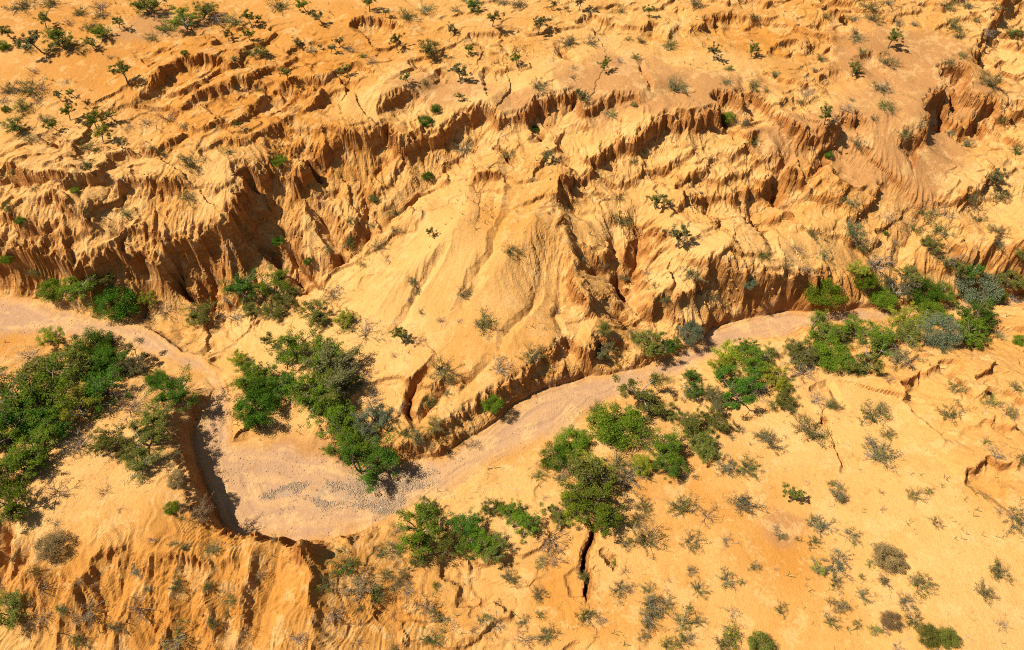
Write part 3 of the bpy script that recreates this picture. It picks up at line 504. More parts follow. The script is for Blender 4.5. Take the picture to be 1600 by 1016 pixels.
def model(form, seed):
    """crown about one unit wide standing on z = 0; returns wood mesh, leaf mesh"""
    rng = random.Random(f'{form}{seed}'); w = PlantMesh(); pts = []
    if form in 'TU':
        tall = .34 if form == 'U' else .16
        n_st = 1 if form == 'U' else rng.choice((1, 2, 2, 3))
        tips = []
        for k in range(n_st):
            a = rng.uniform(0, 6.28); lean = rng.uniform(.1, .45) * (1 if n_st == 1 else 1.5)
            tp, d = w.path(rng, (0, 0, -.04), (math.cos(a) * lean, math.sin(a) * lean, 1), tall + rng.uniform(.02, .1), .026, .019, 3, .12, 0, 6)
            nl = rng.randint(4, 6) if n_st < 3 else 4
            a0 = rng.uniform(0, 6.28)
            for j in range(nl):
                b = a0 + j * 6.28 / nl + rng.uniform(-.5, .5); out = rng.uniform(.7, 1.25)
                lp, ld = w.path(rng, tp[-1], Vector((math.cos(b) * out, math.sin(b) * out, rng.uniform(.35, 1.0))) + d * .3, rng.uniform(.24, .40), .015, .008, 4, .2, .03)
                for m in range(rng.randint(5, 7)):
                    sp = lp[rng.randint(1, 4)]
                    bp, bd = w.path(rng, sp, ld + unit(rng) * .95 + Vector((0, 0, .15)), rng.uniform(.10, .24), .0055, .0028, 3, .25, .02, 4)
                    tips.append(bp[-1])
                    for _ in range(2 if form == 'T' else 1):
                        tw, _d = w.path(rng, bp[rng.randint(1, 3)], bd + unit(rng) * .9, rng.uniform(.05, .13), .003, .0015, 2, .25, .02, 3); tips += [tw[-1], tw[-2]]
        nl = 10500 if form == 'T' else 4200; per = nl // len(tips)
        for t in tips:
            f = rng.choice((.15, .6, 1, 1.3, 1.8)); rad = rng.uniform(.035, .085)
            for _ in range(int(per * f)):
                u = unit(rng) * rad * rng.random() ** .4; pts.append((t.x + u.x, t.y + u.y, t.z + u.z * .65))
        size = .020 if form == 'T' else .030
    elif form == 'D':
        hz = rng.uniform(.28, .34)
        for k in range(9):
            a = rng.uniform(0, 6.28); w.path(rng, (0, 0, -.03), (math.cos(a) * .7, math.sin(a) * .7, rng.uniform(.5, 1)), rng.uniform(.3, .45), .014, .005, 4, .2)
        lob = []
        for k in range(80):
            u = unit(rng); r = rng.uniform(.35, 1.0) ** .6
            lob.append((Vector((u.x * .40 * r, u.y * .40 * r, hz + u.z * hz * r)), rng.uniform(.07, .13)))
        for c, rad in lob:
            for _ in range(int(190 * rng.uniform(.6, 1.3))):
                u = unit(rng) * rad * rng.random() ** .35; pts.append((c.x + u.x, c.y + u.y, max(c.z + u.z, .02)))
        size = .023
    else:
        n_st = rng.randint(8, 12) if form == 'X' else rng.randint(14, 20); a0 = rng.uniform(0, 6.28); bias = Vector((rng.uniform(-.3, .3), rng.uniform(-.3, .3), 0))
        for k in range(n_st):
            a = a0 + k * 6.28 / n_st + rng.uniform(-.4, .4); el = rng.uniform(.25, 1.25); L = rng.uniform(.30, .56)
            bp, bd = w.path(rng, (rng.uniform(-.03, .03), rng.uniform(-.03, .03), -.03), Vector((math.cos(a), math.sin(a), el)) + bias, L, .011 if form == 'X' else .007, .0035, 5, .22, .02, 4)
            for m in range(rng.randint(5, 8) if form == 'X' else rng.randint(4, 7)):
                i = rng.randint(1, 5)
                tp, td = w.path(rng, bp[i], bd + unit(rng) * .9, rng.uniform(.10, .24), .0055, .0022, 3, .3, .02, 3)
                if form == 'X':
                    for _ in range(2): w.path(rng, tp[rng.randint(1, 3)], td + unit(rng) * .9, rng.uniform(.05, .12), .003, .0015, 2, .3, 0, 3)
                    if rng.random() < .25:
                        for _ in range(6):
                            u = unit(rng) * .04; pts.append((tp[-1].x + u.x, tp[-1].y + u.y, tp[-1].z + u.z))
                else:
                    cnt = int(rng.choice((3, 10, 24, 40)) * (1 if rng.random() < .85 else .1))
                    for _ in range(2): w.path(rng, tp[rng.randint(1, 3)], td + unit(rng) * .9, rng.uniform(.05, .12), .0026, .0014, 2, .3, 0, 3)
                    for _ in range(cnt):
                        q = tp[rng.randint(1, 3)]; u = unit(rng) * rng.uniform(.01, .085); pts.append((q.x + u.x, q.y + u.y, q.z + u.z))
        size = .025 if form == 'S' else .03
    ext = max(1e-3, np.percentile(np.hypot(*np.array(pts)[:, :2].T), 96) if form != 'X' else .5)
    k = .5 / ext
    for v in w.v: v.x *= k; v.y *= k
    pts = [(x * k, y * k, z) for x, y, z in pts]
    nm = {'T': 'tree', 'U': 'small_tree', 'D': 'bush', 'S': 'shrub', 'X': 'dead_shrub'}[form]
    return w.build(nm + '_wood'), leaf_mesh(nm + '_leaves', pts, size, rng), float(np.percentile(np.array(pts)[:, 2], 50))
MODELS = {f: [model(f, k) for k in range(n)] for f, n in (('T', 8), ('U', 6), ('D', 6), ('S', 10), ('X', 7))}
PLANTS = """36 8 30 So;79 4 25 Ss;125 20 20 Ss;159 8 25 Xs;74 29 22 Ug;235 6 45 Tg;107 34 18 Xb;23 48 20 Ug;102 58 50 Tg;164 44 36 Tg;188 32 18 Ug;140 40 20 Ss;159 23 18 Ss;258 42 28 Ss;289 26 45 Tg;317 15 40 To;340 28 30 Xs;369 33 28 Ss;394 28 25 Uo
390 50 20 Ug;358 55 14 Ug;238 58 18 So;66 62 32 Us;43 73 24 Ss;8 72 20 Dg;130 80 18 So;151 66 18 Ug;174 89 12 Xb;289 82 12 Dd;370 92 12 Us;398 84 15 Ss;202 112 28 Ug;55 112 14 Xs;104 128 12 Xs;116 141 13 Ug;95 146 15 Us;46 138 34 So;15 141 22 Ss;67 139 20 Xb;61 157 20 Xb
36 166 24 Ss;5 157 20 Xs;10 170 14 Dg;143 160 13 Us;110 172 22 Ug;179 178 16 Ug;72 187 18 Ss;90 193 20 Ug;33 192 34 To;154 190 24 Ug;161 208 22 Uy;200 198 18 Xs;230 192 20 Xb;264 183 28 Xb;290 196 12 So;376 191 12 Ug;49 215 20 Sg;61 218 14 Xb;192 223 15 Us;136 228 26 So;151 234 13 Sg;238 233 9 Ss
258 242 18 So;358 238 16 Sg;297 252 28 So;141 257 14 Sg
436 9 28 So;479 5 18 Ug;505 24 18 Us;404 27 12 Ug;577 4 20 Ug;601 18 12 Us;635 23 24 So;664 14 22 Ss;712 15 14 Ss;738 5 30 Tg;769 24 22 Uo;786 5 18 So;705 46 14 Us;533 63 14 Us;469 68 14 Us;484 80 16 So;500 73 8 Us;516 74 14 Us;546 77 20 Xs;621 64 22 Uo;676 77 36 To;730 75 13 Ug
410 80 26 Tg;449 109 20 Ug;525 111 9 Ss;545 107 18 Ug;568 88 14 Ss;582 96 16 Xs;639 121 16 Uo;720 115 28 Us;666 130 12 Ss;406 141 16 Ss;717 151 14 Ug;682 171 18 Dd;666 189 22 Dd;438 252 24 Dg;724 231 22 Ss;795 240 20 So
811 6 22 Ss;864 6 12 Us;904 4 20 Us;883 14 8 Us;969 17 16 Ss;1015 17 16 Uo;923 17 14 Xs;840 38 26 Us;888 64 22 Ss;923 64 20 Ss;982 61 11 Ss;1002 64 15 Ss;1048 70 22 Sg;1116 79 22 Us;1174 77 18 Uo;1177 26 14 So;809 92 18 Ug;896 107 12 Xs;895 122 9 Ss;943 97 20 Uo;966 95 14 Xs;992 90 14 Ss
841 133 22 So;905 143 18 Us;913 156 16 Ss;1053 133 30 So;1133 128 15 Sg;1139 105 12 Ss;1179 132 20 So;1197 142 10 Ss;992 164 11 Ss;953 177 18 Sg;1135 184 24 Dg;836 202 12 Dd;1176 220 14 Sg;854 246 18 Us;990 252 14 So;1163 192 16 Ss;1084 3 20 Ss;1035 12 10 Xb
1360 13 28 So;1388 5 16 Ss;1478 8 24 So;1510 8 20 Ss;1290 24 14 Ss;1334 29 14 So;1364 28 24 So;1428 38 13 So;1403 35 14 Ss;1526 31 16 Ss;1556 15 18 So;1337 59 22 So;1387 56 26 Uo;1489 41 26 So;1499 56 18 So;1579 51 26 To;1543 51 20 Xs;1346 79 13 Sg;1281 91 15 So;1332 107 20 Uo;1386 97 24 So;1484 97 15 So;1505 87 16 Ss
1210 116 15 Sg;1273 110 8 Ss;1377 136 26 Ss;1548 125 30 So;1260 146 20 Xs;1249 159 13 So;1287 177 24 Ug;1319 169 18 Xs;1330 156 8 So;1384 164 24 Ss;1364 186 10 Ss;1410 210 18 Sd;1438 195 16 So;1338 227 22 So;1293 243 14 Dd;1484 207 12 Ss;1560 191 13 Ss;1587 236 24 Sg;1510 225 16 Ss;1218 193 8 Ss
146 263 15 Us;97 283 22 Xb;118 297 14 Dg;56 294 14 So;23 270 14 Ss;18 327 22 Sg;33 345 16 Dd;138 333 18 So;198 333 16 Sd;294 305 22 Ss;17 410 20 Dg;61 428 20 Ss;90 451 44 Dg;136 440 60 Tg;162 434 40 To;188 473 62 Dd;120 475 30 Xb;232 470 34 Ty;260 483 36 Xb
322 485 44 To;380 448 44 Tg;356 470 20 Ss;368 496 40 Xs;398 478 30 To;431 440 44 Tg;448 460 36 To;428 480 40 To;502 480 50 To;546 498 34 Ty;523 462 36 Ss;592 383 22 Ss;605 403 18 Xs;671 360 16 Ug;669 276 18 Dd;588 311 22 Sd;548 345 16 Ss;546 378 20 Sd;515 391 14 So;482 409 14 Dd;436 378 18 Dd;431 396 14 So;566 411 14 Ss
623 332 24 So;646 439 20 Ss;653 455 14 Ss;641 470 14 Xs;728 460 28 Ss;753 505 40 So;687 500 16 Xs;717 501 12 Xs;658 488 14 So;798 391 22 Ss;577 506 20 Xs;617 360 14 Ss;584 352 12 Sd
968 309 14 So;1023 310 26 Uo;971 342 22 Ss;1061 368 32 Us;941 414 14 So;910 401 12 Ss;1012 424 18 Xs;974 434 18 So;1023 447 12 Ss;1040 468 20 Sd;1079 427 30 So;1094 457 22 Ss;1110 462 22 So;1168 442 24 Du;1194 398 20 Ss;869 488 18 Xb;1063 278 12 Xb
1543 273 28 Us;1512 309 24 So;1561 304 24 So;1330 316 22 Sy;1446 329 32 Ss;1479 334 28 Xs;1389 337 20 Xs;1328 360 30 Sd;1343 375 26 Xb;1268 363 24 So;1430 355 28 Ss;1466 360 26 Ss;1448 383 34 To;1528 342 18 So;1556 360 22 So;1558 378 20 Ss;1243 386 20 Xb;1284 398 20 Ss;1226 414 16 So;1259 421 14 Xs;1383 364 8 Dd;1397 378 10 Ss
1597 393 34 To;1343 388 20 Sg;1336 414 34 Ty;1364 406 44 Xs;1281 455 58 Dg;1346 439 40 Dg;1374 465 40 Dg;1400 444 50 Ts;1418 427 36 To;1435 462 50 Dd;1469 455 40 Tg;1492 416 40 To;1517 419 36 Tg;1479 404 30 Ss;1517 452 66 Du;1548 460 34 Dg;1410 488 60 Ty;1507 493 66 Tg;1571 434 50 To;1584 462 40 Xs;1450 490 44 Dg
87 525 44 Ty;49 554 34 Xs;4 584 20 Xs;151 545 62 Dd;123 561 66 Tg;87 582 60 To;26 607 80 Tg;90 612 80 Tg;166 566 50 Dd;189 562 42 Tg;220 564 50 Ts;248 592 34 Dd;168 595 60 Tg;128 632 50 Ty;41 643 70 Tg;15 677 60 Tg;69 690 60 Tg;59 720 60 Tg;123 697 52 Xs;15 738 60 To;97 660 44 Td;281 613 52 Tg;261 651 54 To;205 633 62 Xb;179 679 50 To;230 684 50 To;220 722 44 To;269 712 28 Ss
279 748 30 Db;310 803 44 Sb;371 564 34 Ty;392 587 50 Tg;405 638 70 Dd;408 612 44 Dd
466 538 56 Tg;410 574 50 Tg;502 566 60 Tg;535 569 60 Ts;443 602 46 Td;490 607 60 Tg;528 602 50 To;512 632 54 Tg;543 650 52 Tg;574 584 30 Xb;579 623 44 Xs;584 655 50 Tu;535 694 40 Tg;543 671 50 Tg;580 715 66 Tg;563 694 50 Tg;622 640 30 Xb;638 676 34 Sd;651 684 26 Ss;679 664 34 So;538 510 30 Sy;574 518 44 Xs;428 525 24 Ug;633 521 32 Uo;656 533 20 Xb;689 574 42 So;671 628 24 Sd;702 595 20 So;779 574 44 Xs;769 631 34 Dg;699 613 20 Ss;615 556 14 Xs;700 710 24 Xb;740 694 28 Xb
943 515 32 Tg;938 540 46 Ts;831 554 38 So;989 528 26 Sg;1018 530 50 To;1037 538 42 Td;1076 520 40 Du;997 610 78 To;928 641 30 So;960 661 78 Dg;895 689 54 Dg;867 712 48 Dd;841 743 26 Sg;1038 592 22 So;1082 586 36 Tg;1086 610 40 Tg;1038 641 32 To;1076 654 60 To;1115 656 50 To;1163 534 42 Tg;1125 556 52 Ty;1171 559 56 Tg;1128 577 50 Ty;1146 602 80 Tg;1130 623 50 Ts;1186 610 44 Xs;1192 551 32 To;1043 695 60 Tg;1043 718 52 Td;1010 692 34 Ss;1089 689 50 To;1107 710 48 To;918 725 50 Ty;923 748 90 Tg;964 725 44 So;1002 728 36 Dy;977 746 50 Ss;1138 728 36 Su;1166 730 38 Sd;1192 682 30 Ss;1158 671 16 So;1143 682 12 Ss;877 746 24 So
1277 508 54 Tg;1305 520 44 To;1333 513 50 Tg;1366 520 62 Tg;1405 515 50 To;1458 520 60 Du;1507 515 60 Tg;1540 518 30 So;1558 524 24 Sy;1233 549 54 Tg;1213 584 50 Ty;1259 554 44 Ts;1254 582 42 Xs;1297 556 60 Dg;1346 561 62 Tg;1405 559 50 Ss;1474 549 16 Sd;1594 533 24 Dg;1215 623 44 To;1274 623 30 Xs;1297 633 28 So;1264 677 56 So;1205 695 36 Ss;1364 646 44 So;1377 638 24 So;1387 595 20 Xb;1492 607 28 So;1484 646 40 So;1586 607 24 So;1546 628 28 Sy;1579 648 28 Sy;1386 679 22 So;1371 712 48 So;1359 689 20 So;1551 710 34 Xs;1540 691 18 Sy;1597 715 20 So
38 779 60 Tg;90 768 50 Xb;15 802 44 Xs;87 851 48 Db;164 769 24 Xb;189 797 14 Xs;271 794 24 Dg;282 810 14 Sg;238 843 20 Xs;271 851 18 Sd;335 858 26 So;290 856 16 So;215 894 26 Su;125 907 24 Xs;276 915 26 Sd;324 917 22 Sd;365 938 26 So;233 920 14 Ss;28 953 62 To;70 961 44 Xb;95 953 24 Sg;138 956 48 Sb;69 920 40 Xb;55 892 20 So;22 872 14 So;123 997 26 So;279 1000 54 So;220 948 48 Xb;179 981 24 Ss;330 974 24 So;358 958 16 So;384 986 24 Xb;5 915 24 Xb;90 817 20 Xs
669 789 44 To;668 825 86 Tg;730 825 58 Td;707 842 56 Tg;751 840 54 Tg;779 853 50 To;653 876 30 To;595 866 24 Sd;617 858 30 So;623 830 30 Xb;541 884 44 Sd;630 899 24 Ss;605 899 24 So;505 915 24 Sd;564 922 46 Sb;589 927 30 So;617 915 26 Ss;635 922 30 Xs;525 958 38 Xs;564 952 14 So;666 945 34 Xb;687 961 52 So;676 999 34 Sd;758 966 24 So;781 979 20 Xs;738 984 20 Xb;469 999 32 Xs;769 792 40 To;679 915 16 Sy;781 938 12 Xb;559 1004 20 Xb;615 1012 16 So;428 843 14 Ss;408 899 18 Xs;794 902 24 Ss
805 807 44 Tg;828 817 50 Tg;869 800 42 To;861 840 60 Xb;928 778 96 Tg;895 790 50 Ty;851 779 16 Xs;1005 792 34 So;994 812 34 So;1010 843 50 So;977 851 20 So;1066 794 46 So;1105 802 44 Xb;1081 846 36 So;1158 784 44 Su;1135 846 26 Xs;1079 892 18 Ss;1179 886 20 Ss;1135 907 32 So;1161 910 12 Sd;1092 922 28 So;1012 920 24 So;969 920 34 So;984 920 20 Xb;1012 945 42 Ss;1041 945 28 So;1015 968 38 So;1076 950 14 So;1066 973 40 Sy;1089 971 24 So;1142 956 26 Xs;910 902 20 Sd;961 881 20 Sg;977 894 20 Xb;915 961 30 Sd;936 968 24 Xb;841 930 26 Ss;843 961 18 Sd;818 971 20 So;805 907 18 So;856 994 34 Ss;820 999 36 Xb;864 869 40 Xb;846 879 24 Sy;1007 984 20 Xb;1002 997 18 So;1043 1007 30 Sy;1064 1004 26 So;1079 999 24 Xs;1146 992 40 Sy;1128 1007 40 So;1184 1007 40 Do;1046 907 10 Xs;1041 922 12 Xs
1238 774 36 Uo;1310 774 36 So;1300 758 16 So;1377 771 14 Xb;1379 797 14 Xb;1428 776 28 So;1452 769 16 Sg;1461 819 22 So;1586 816 40 So;1563 800 20 Xs;1269 815 24 Sd;1284 825 40 Ss;1329 835 28 So;1334 851 12 Sg;1269 848 20 Sd;1213 825 16 Xs;1220 838 18 Ss;1246 844 10 Ss;1384 871 48 Db;1369 861 24 So;1359 881 18 Sy;1305 884 46 Su;1279 889 30 Sy;1305 910 26 So;1346 903 12 Sg;1382 907 24 Ss;1435 912 36 So;1460 922 10 Xb;1554 894 34 So;1535 927 32 So;1348 933 26 So;1313 945 32 Sb;1415 940 34 Ss;1295 971 26 So;1341 976 16 So;1324 982 8 Sg;1389 971 30 Db;1428 970 36 So;1366 984 20 Sy;1382 986 16 Sb;1446 994 36 Do;1478 999 34 Do;1218 953 24 So;1402 1012 24 Xs;1205 1009 20 So;1563 979 22 Xs;1213 890 8 Xs;1261 915 8 Xb"""
ANCHORS = [(240, 130, 'the long brown scarp under the lone green tree'), (390, 150, 'the striped brown scarp on the plateau'), (590, 45, 'the short fluted scarp at the top edge'), (470, 145, 'the stepped scarps above the plateau rim'), (382, 305, 'the dark notch in the plateau rim'), (90, 395, 'the low fluted cliff at the left edge'), (270, 400, 'the tall fluted buttresses'), (560, 235, 'the long fluted plateau cliff'), (745, 205, 'the shaded corner of the plateau cliff'), (885, 168, 'the dark striped scarp on the plateau'), (635, 170, 'the notched bluff above the plateau cliff'), (1050, 150, 'the bare brown pan on the plateau'), (1135, 40, 'the dark crescent scarp near the top edge'), (880, 88, 'the black hole on the plateau'), (692, 122, 'the paired dark pits'), (1420, 150, 'the broad bare flat'), (1480, 165, 'the black-holed scarp beside the bare flat'), (1548, 180, 'the shaded triangular bluff'), (1285, 45, 'the scalloped ground beside the top edge'), (1250, 115, 'the crescent scarps beside the bare flat'), (985, 62, 'the small scarps near the top edge'), (760, 60, 'the faint scarps at the top edge'), (130, 60, 'the pale wash in the top-left corner'), (340, 50, 'the shallow gully at the top edge'), (60, 160, 'the smooth mounds at the left edge'), (150, 210, 'the low tree belt behind the left cliff'), (60, 300, 'the broken ground behind the left cliff'), (220, 290, 'the crumbling hummocks behind the buttresses'), (330, 220, 'the bare shelf behind the dark notch'), (1000, 390, 'the black slot in the middle gully'), (965, 245, 'the tall flutes above the middle gully'), (1120, 300, 'the curved bluff over the middle gully'), (1150, 180, 'the dark cut beside the brown pan'), (1240, 270, 'the deep cut with dark holes'), (770, 360, 'the big smooth sand ridge'), (880, 290, 'the peak of the smooth ridge'), (500, 380, 'the branching gullies under the plateau cliff'), (640, 340, 'the gully head under the plateau cliff'), (1130, 455, 'the bulging cliff over the riverbed'), (1360, 310, 'the diagonal dark crack'), (1525, 300, 'the dark ravine at the right edge'), (1300, 390, 'the pale slope above the round bush'), (1450, 360, 'the grey scrub slope'), (640, 600, 'the two cracks in the bank'), (740, 650, 'the shaded riverbank'), (920, 560, 'the tallest part of the shaded riverbank'), (700, 490, 'the foot of the smooth ridge'), (160, 500, 'the upstream end of the pink riverbed'), (340, 610, 'the tight bend of the riverbed'), (325, 770, 'the black shadow at the river bend'), (540, 770, 'the gravel patch in the riverbed'), (160, 872, 'the little crescent scarp'), (300, 930, 'the ribbed foreground slope'), (475, 862, 'the pointed foreground ridge'), (40, 930, 'the bottom-left ravine'), (912, 890, 'the black foreground crack'), (1415, 610, 'the dark notch in the sand bank'), (1545, 740, 'the undercut scarp'), (1540, 610, 'the low sand dome'), (1240, 900, 'the bare orange patch'), (80, 610, 'the leafy grove'), (190, 700, 'the clearing beside the leafy grove'), (470, 600, 'the thicket between bend and gravel'), (580, 680, 'the tip of the thicket over the riverbed'), (400, 470, 'the open trees under the buttresses'), (1400, 460, 'the thicket at the head of the riverbed'), (1530, 450, 'the big blue-grey bush'), (1290, 540, 'the leafy belt along the far bank'), (1150, 580, 'the tree clump on the far bank'), (1050, 650, 'the belt of trees below the straight riverbed'), (900, 700, 'the pair of round bushes'), (930, 780, 'the biggest green tree'), (700, 830, 'the tree clump below the gravel'), (840, 840, 'the dead branches by the crack'), (600, 920, 'the shaded scrub slope'), (700, 980, 'the bottom edge of the scrub slope'), (1050, 960, 'the scrub patch by the bottom edge'), (1080, 850, 'the hooked trunk'), (1160, 780, 'the dead branch on the sand'), (1300, 800, 'the pale gully with scrub'), (1370, 880, 'the brown domed bush'), (1420, 970, 'the yellow bushes at the bottom edge'), (1540, 900, 'the bare yellow slope'), (1370, 700, 'the lone shrubs on the sand'), (1200, 690, 'the sand below the tree clump'), (1440, 790, 'the open sand')]

ROWS = [r.split() for r in PLANTS.replace('\n', ';').split(';') if r.strip()]
FORM = {'T': ('tree', 'tree', 'trunk', 'crown', 'spreading trees round the riverbed'), 'U': ('small_tree', 'tree', 'trunk', 'crown', 'small trees on the high ground'), 'D': ('bush', 'bush', 'stems', 'foliage', 'dense leafy bushes'),
        'S': ('shrub', 'shrub', 'branches', 'foliage', 'open shrubs on the bare clay'), 'X': ('dead_shrub', 'dead shrub', 'branches', 'dry_leaves', 'leafless shrubs on the bare clay')}
LOOK = {'T': 'spreading %s tree', 'U': 'little %s tree', 'D': 'dense %s bush', 'S': 'open %s shrub', 'X': 'leafless %s shrub'}
HUE = {'g': 'green', 'd': 'dark green', 'o': 'olive', 's': 'grey-green', 'y': 'yellow-green', 'b': 'brown', 'u': 'blue-grey'}
WAY = ['right of', 'up-right of', 'above', 'up-left of', 'left of', 'down-left of', 'below', 'down-right of']
placed = []
prng = random.Random(12)
for i, (px, py, pw, code) in enumerate(ROWS):
    px, py, pw = float(px), float(py), float(pw); form, hue = code[0], code[1]
    if form == 'T' and hue == 'g': hue = prng.choice('gggddo')
    if form == 'S' and hue == 's' and py < 430: hue = prng.choice('sog')
    if form == 'U' and hue == 'g': hue = prng.choice('goo')
    x, y, z = land_at(px, py)
    dep = y * sa + (CAM_Z - z) * ca; sc = FPX / dep; W = pw / sc * (1.12 if form == 'T' else 1.02 if form == 'D' else 1.2 if py > 430 else 1.5)
    if form == 'T' and 320 < px < 560 and 430 < py < 510: W *= 1.15          # the open, half-bare trees
    if form == 'T' and (px < 290 and 535 < py < 790 or 400 < px < 620 and 520 < py < 740): W *= 1.25
    me_w, me_l, mid = MODELS[form][prng.randrange(len(MODELS[form]))]
    x, y, z = land_at(px, py + mid * W * sc * (y / math.hypot(y, CAM_Z - z)))      # foot of the plant: below the middle of its crown
    root = bpy.data.objects.new(FORM[form][0], None); COL.objects.link(root)
    root.location = (x, y, z - .02); root.rotation_euler = (prng.uniform(-.08, .08), prng.uniform(-.08, .08), prng.uniform(0, 6.28))
    hgt = prng.uniform(.88, 1.12) * {'T': .82, 'U': .95, 'D': .95, 'S': .92, 'X': .9}[form]
    root.scale = (W, W * prng.uniform(.86, 1.14), W * hgt)
    root.empty_display_size = .3
    root['category'] = FORM[form][1]; root['group'] = FORM[form][4]
    wood = WOOD['grey' if (form == 'X' and hue in 'su') else 'brown' if form == 'X' else prng.choice(('dark', 'dark', 'grey')) if form in 'TS' else 'dark']
    for nm, me, mt in ((FORM[form][2], me_w, wood), (FORM[form][3], me_l, LEAF[hue])):
        c = bpy.data.objects.new(nm, me); COL.objects.link(c); c.parent = root
        c.material_slots[0].link = 'OBJECT'; c.material_slots[0].material = mt
    size = 'tiny' if W < .95 else 'small' if W < 1.6 else '' if W < 2.8 else 'large' if W < 4.6 else 'huge'
    hw = HUE[hue] if not (form == 'X' and hue in 'su') else 'grey'
    if form == 'U' and size == 'small': size = ''
    placed.append([root, px, py, ' '.join((size + ' ' + LOOK[form] % hw).split())])
taken = {}
for k, (root, px, py, what) in enumerate(placed):
    ax_, ay_, phrase = min(ANCHORS, key=lambda a: math.hypot(a[0] - px, (a[1] - py) * 1.3))
    dx, dy = px - ax_, ay_ - py
    way = 'at' if math.hypot(dx, dy) < 14 else WAY[int(round(math.atan2(dy, dx) / (math.pi / 4))) % 8]
    taken.setdefault((what, way, phrase), []).append((math.hypot(dx, dy), k))
ORD = ['', 'second ', 'third ', 'fourth ', 'fifth ', 'sixth ', 'seventh ', 'eighth ', 'ninth ']
for (what, way, phrase), lst in taken.items():
    lst.sort()
    for n, (d, k) in enumerate(lst):
        lab = f'{what} {way} {phrase}' if len(lst) == 1 else f'{what} {way} {phrase}, {ORD[n]}nearest' 
        placed[k][0]['label'] = lab

# ------------------------------------------------------------------ what nobody could count: gravel, clods, litter
def scatter(name, pts, sizes, shape, mat, seed, flat=.6, sink=.25):
    """many small pieces of one stuff in one mesh"""
    r = np.random.default_rng(seed); n = len(pts); V0, F0 = shape; V0 = np.array(V0, float); F0 = np.array(F0)
    a = r.random(n) * 6.283; c, s_ = np.cos(a)[:, None], np.sin(a)[:, None]
    V = V0[None] * (1 + .45 * (r.random((n, len(V0), 1)) - .5)) * (sizes[:, None, None] * np.array([1, 1, flat])) * (.8 + .4 * r.random((n, 1, 3)))
    X = V[..., 0] * c - V[..., 1] * s_; Y = V[..., 0] * s_ + V[..., 1] * c
    zz = bilin(H, (pts[:, 0] - X0) / STEP, (pts[:, 1] - Y0) / STEP)
    V = np.stack([X + pts[:, :1], Y + pts[:, 1:2], V[..., 2] + (zz + sizes * flat * sink)[:, None]], -1).reshape(-1, 3)
    F = (F0[None] + (np.arange(n) * len(V0))[:, None, None]).reshape(-1); k = F0.shape[1]
    me = bpy.data.meshes.new(name); me.vertices.add(len(V)); me.vertices.foreach_set('co', V.astype(np.float32).ravel())
    me.loops.add(len(F)); me.loops.foreach_set('vertex_index', F.astype(np.int32)); me.polygons.add(len(F) // k); me.polygons.foreach_set('loop_start', np.arange(0, len(F), k, dtype=np.int32))
    at_ = me.attributes.new('rnd', 'FLOAT', 'POINT'); at_.data.foreach_set('value', np.repeat(r.random(n), len(V0)).astype(np.float32))
    me.update(calc_edges=True); me.materials.append(mat); o = bpy.data.objects.new(name, me); COL.objects.link(o); o['kind'] = 'stuff'; return o
ROCK = ([(1, 0, 0), (.3, .9, .1), (-.8, .55, 0), (-.8, -.6, .1), (.35, -.95, 0), (.2, .1, 1), (-.2, -.1, -.9)], [(0, 1, 5), (1, 2, 5), (2, 3, 5), (3, 4, 5), (4, 0, 5), (1, 0, 6), (2, 1, 6), (3, 2, 6), (4, 3, 6), (0, 4, 6)])
TWIG = ([(-1, -.05, 0), (-1, .05, 0), (1, .05, .5), (1, -.05, .5), (0, 0, .35), (.3, .9, .6), (.36, .88, .6), (0.1, .02, .35)], [(0, 1, 2, 3), (4, 5, 6, 7)])
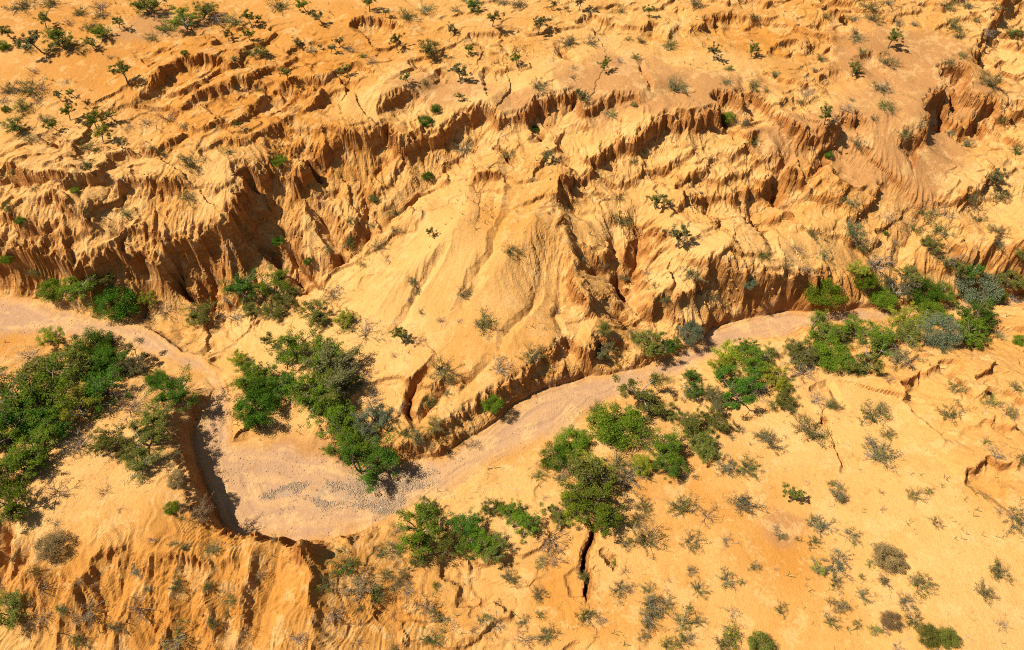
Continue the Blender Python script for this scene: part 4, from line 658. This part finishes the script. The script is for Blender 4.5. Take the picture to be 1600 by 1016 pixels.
TUFT = ([(-.1, 0, 0), (.1, 0, 0), (.55, .3, 1), (.45, .36, 1), (0, -.1, 0), (0, .1, 0), (-.6, .2, .9), (-.55, .3, .9), (-.1, 0, 0), (.1, 0, 0), (.1, -.7, .8), (0, -.68, .8)], [(0, 1, 2, 3), (4, 5, 6, 7), (8, 9, 10, 11)])
def stone_mat(name, a, b):
    k = NT(name); k.l(k.mixc(k.attr('rnd'), a, b), k.b.inputs['Base Color']); return k.m
def picks(field, n, seed):
    r = np.random.default_rng(seed); f = np.cumsum(field.ravel().astype(np.float64)); o = np.searchsorted(f, r.random(n) * f[-1]); o = np.minimum(o, field.size - 1)
    return np.stack([xs[o % len(xs)], ys[o // len(xs)]], 1) + (r.random((n, 2)) - .5) * STEP
view = (np.abs(GX) < (GY * .72 + 30)).astype(np.float32)
rz = np.random.default_rng(77)
p_ = np.concatenate([picks(grav * np.clip(.2 + fbm(GX / 1.5, GY / .8, 143, 3), 0, 1), 9000, 1), picks(river * view * np.clip(fbm(GX / 3, GY / 3, 141, 3), 0, 1), 1600, 2)])
scatter('gravel', p_, .014 + .045 * rz.random(len(p_)) ** 3.5, ROCK, stone_mat('river_stones', (.17, .115, .065), (.36, .25, .155)), 1)
p_ = picks(view * (1 - river) * steep * np.clip(.1 + fbm(GX / 4, GY / 4, 151, 2), 0, 1), 3500, 3)
scatter('clay_clods', p_, .03 + .13 * rz.random(len(p_)) ** 3, ROCK, stone_mat('clay_clod', (.21, .09, .018), (.36, .17, .045)), 2)
low = view * (1 - river) * (1 - steep) * (GY < at(800, 420)[1])
p_ = picks(low * np.clip(.05 + fbm(GX / 6, GY / 6, 161, 3), 0, 1), 4000, 4)
scatter('twig_litter', p_, .05 + .14 * rz.random(len(p_)) ** 2, TWIG, stone_mat('litter', (.16, .10, .05), (.40, .30, .20)), 3, flat=.5)
p_ = picks(view * (1 - river) * (1 - .8 * steep) * (1 - pan) * np.clip(-.02 + fbm(GX / 7, GY / 7, 171, 3), 0, 1), 7500, 5)
scatter('dry_grass', p_, .07 + .26 * rz.random(len(p_)) ** 3, TUFT, stone_mat('dry_grass_blades', (.11, .10, .03), (.25, .20, .07)), 4, flat=.9, sink=0)
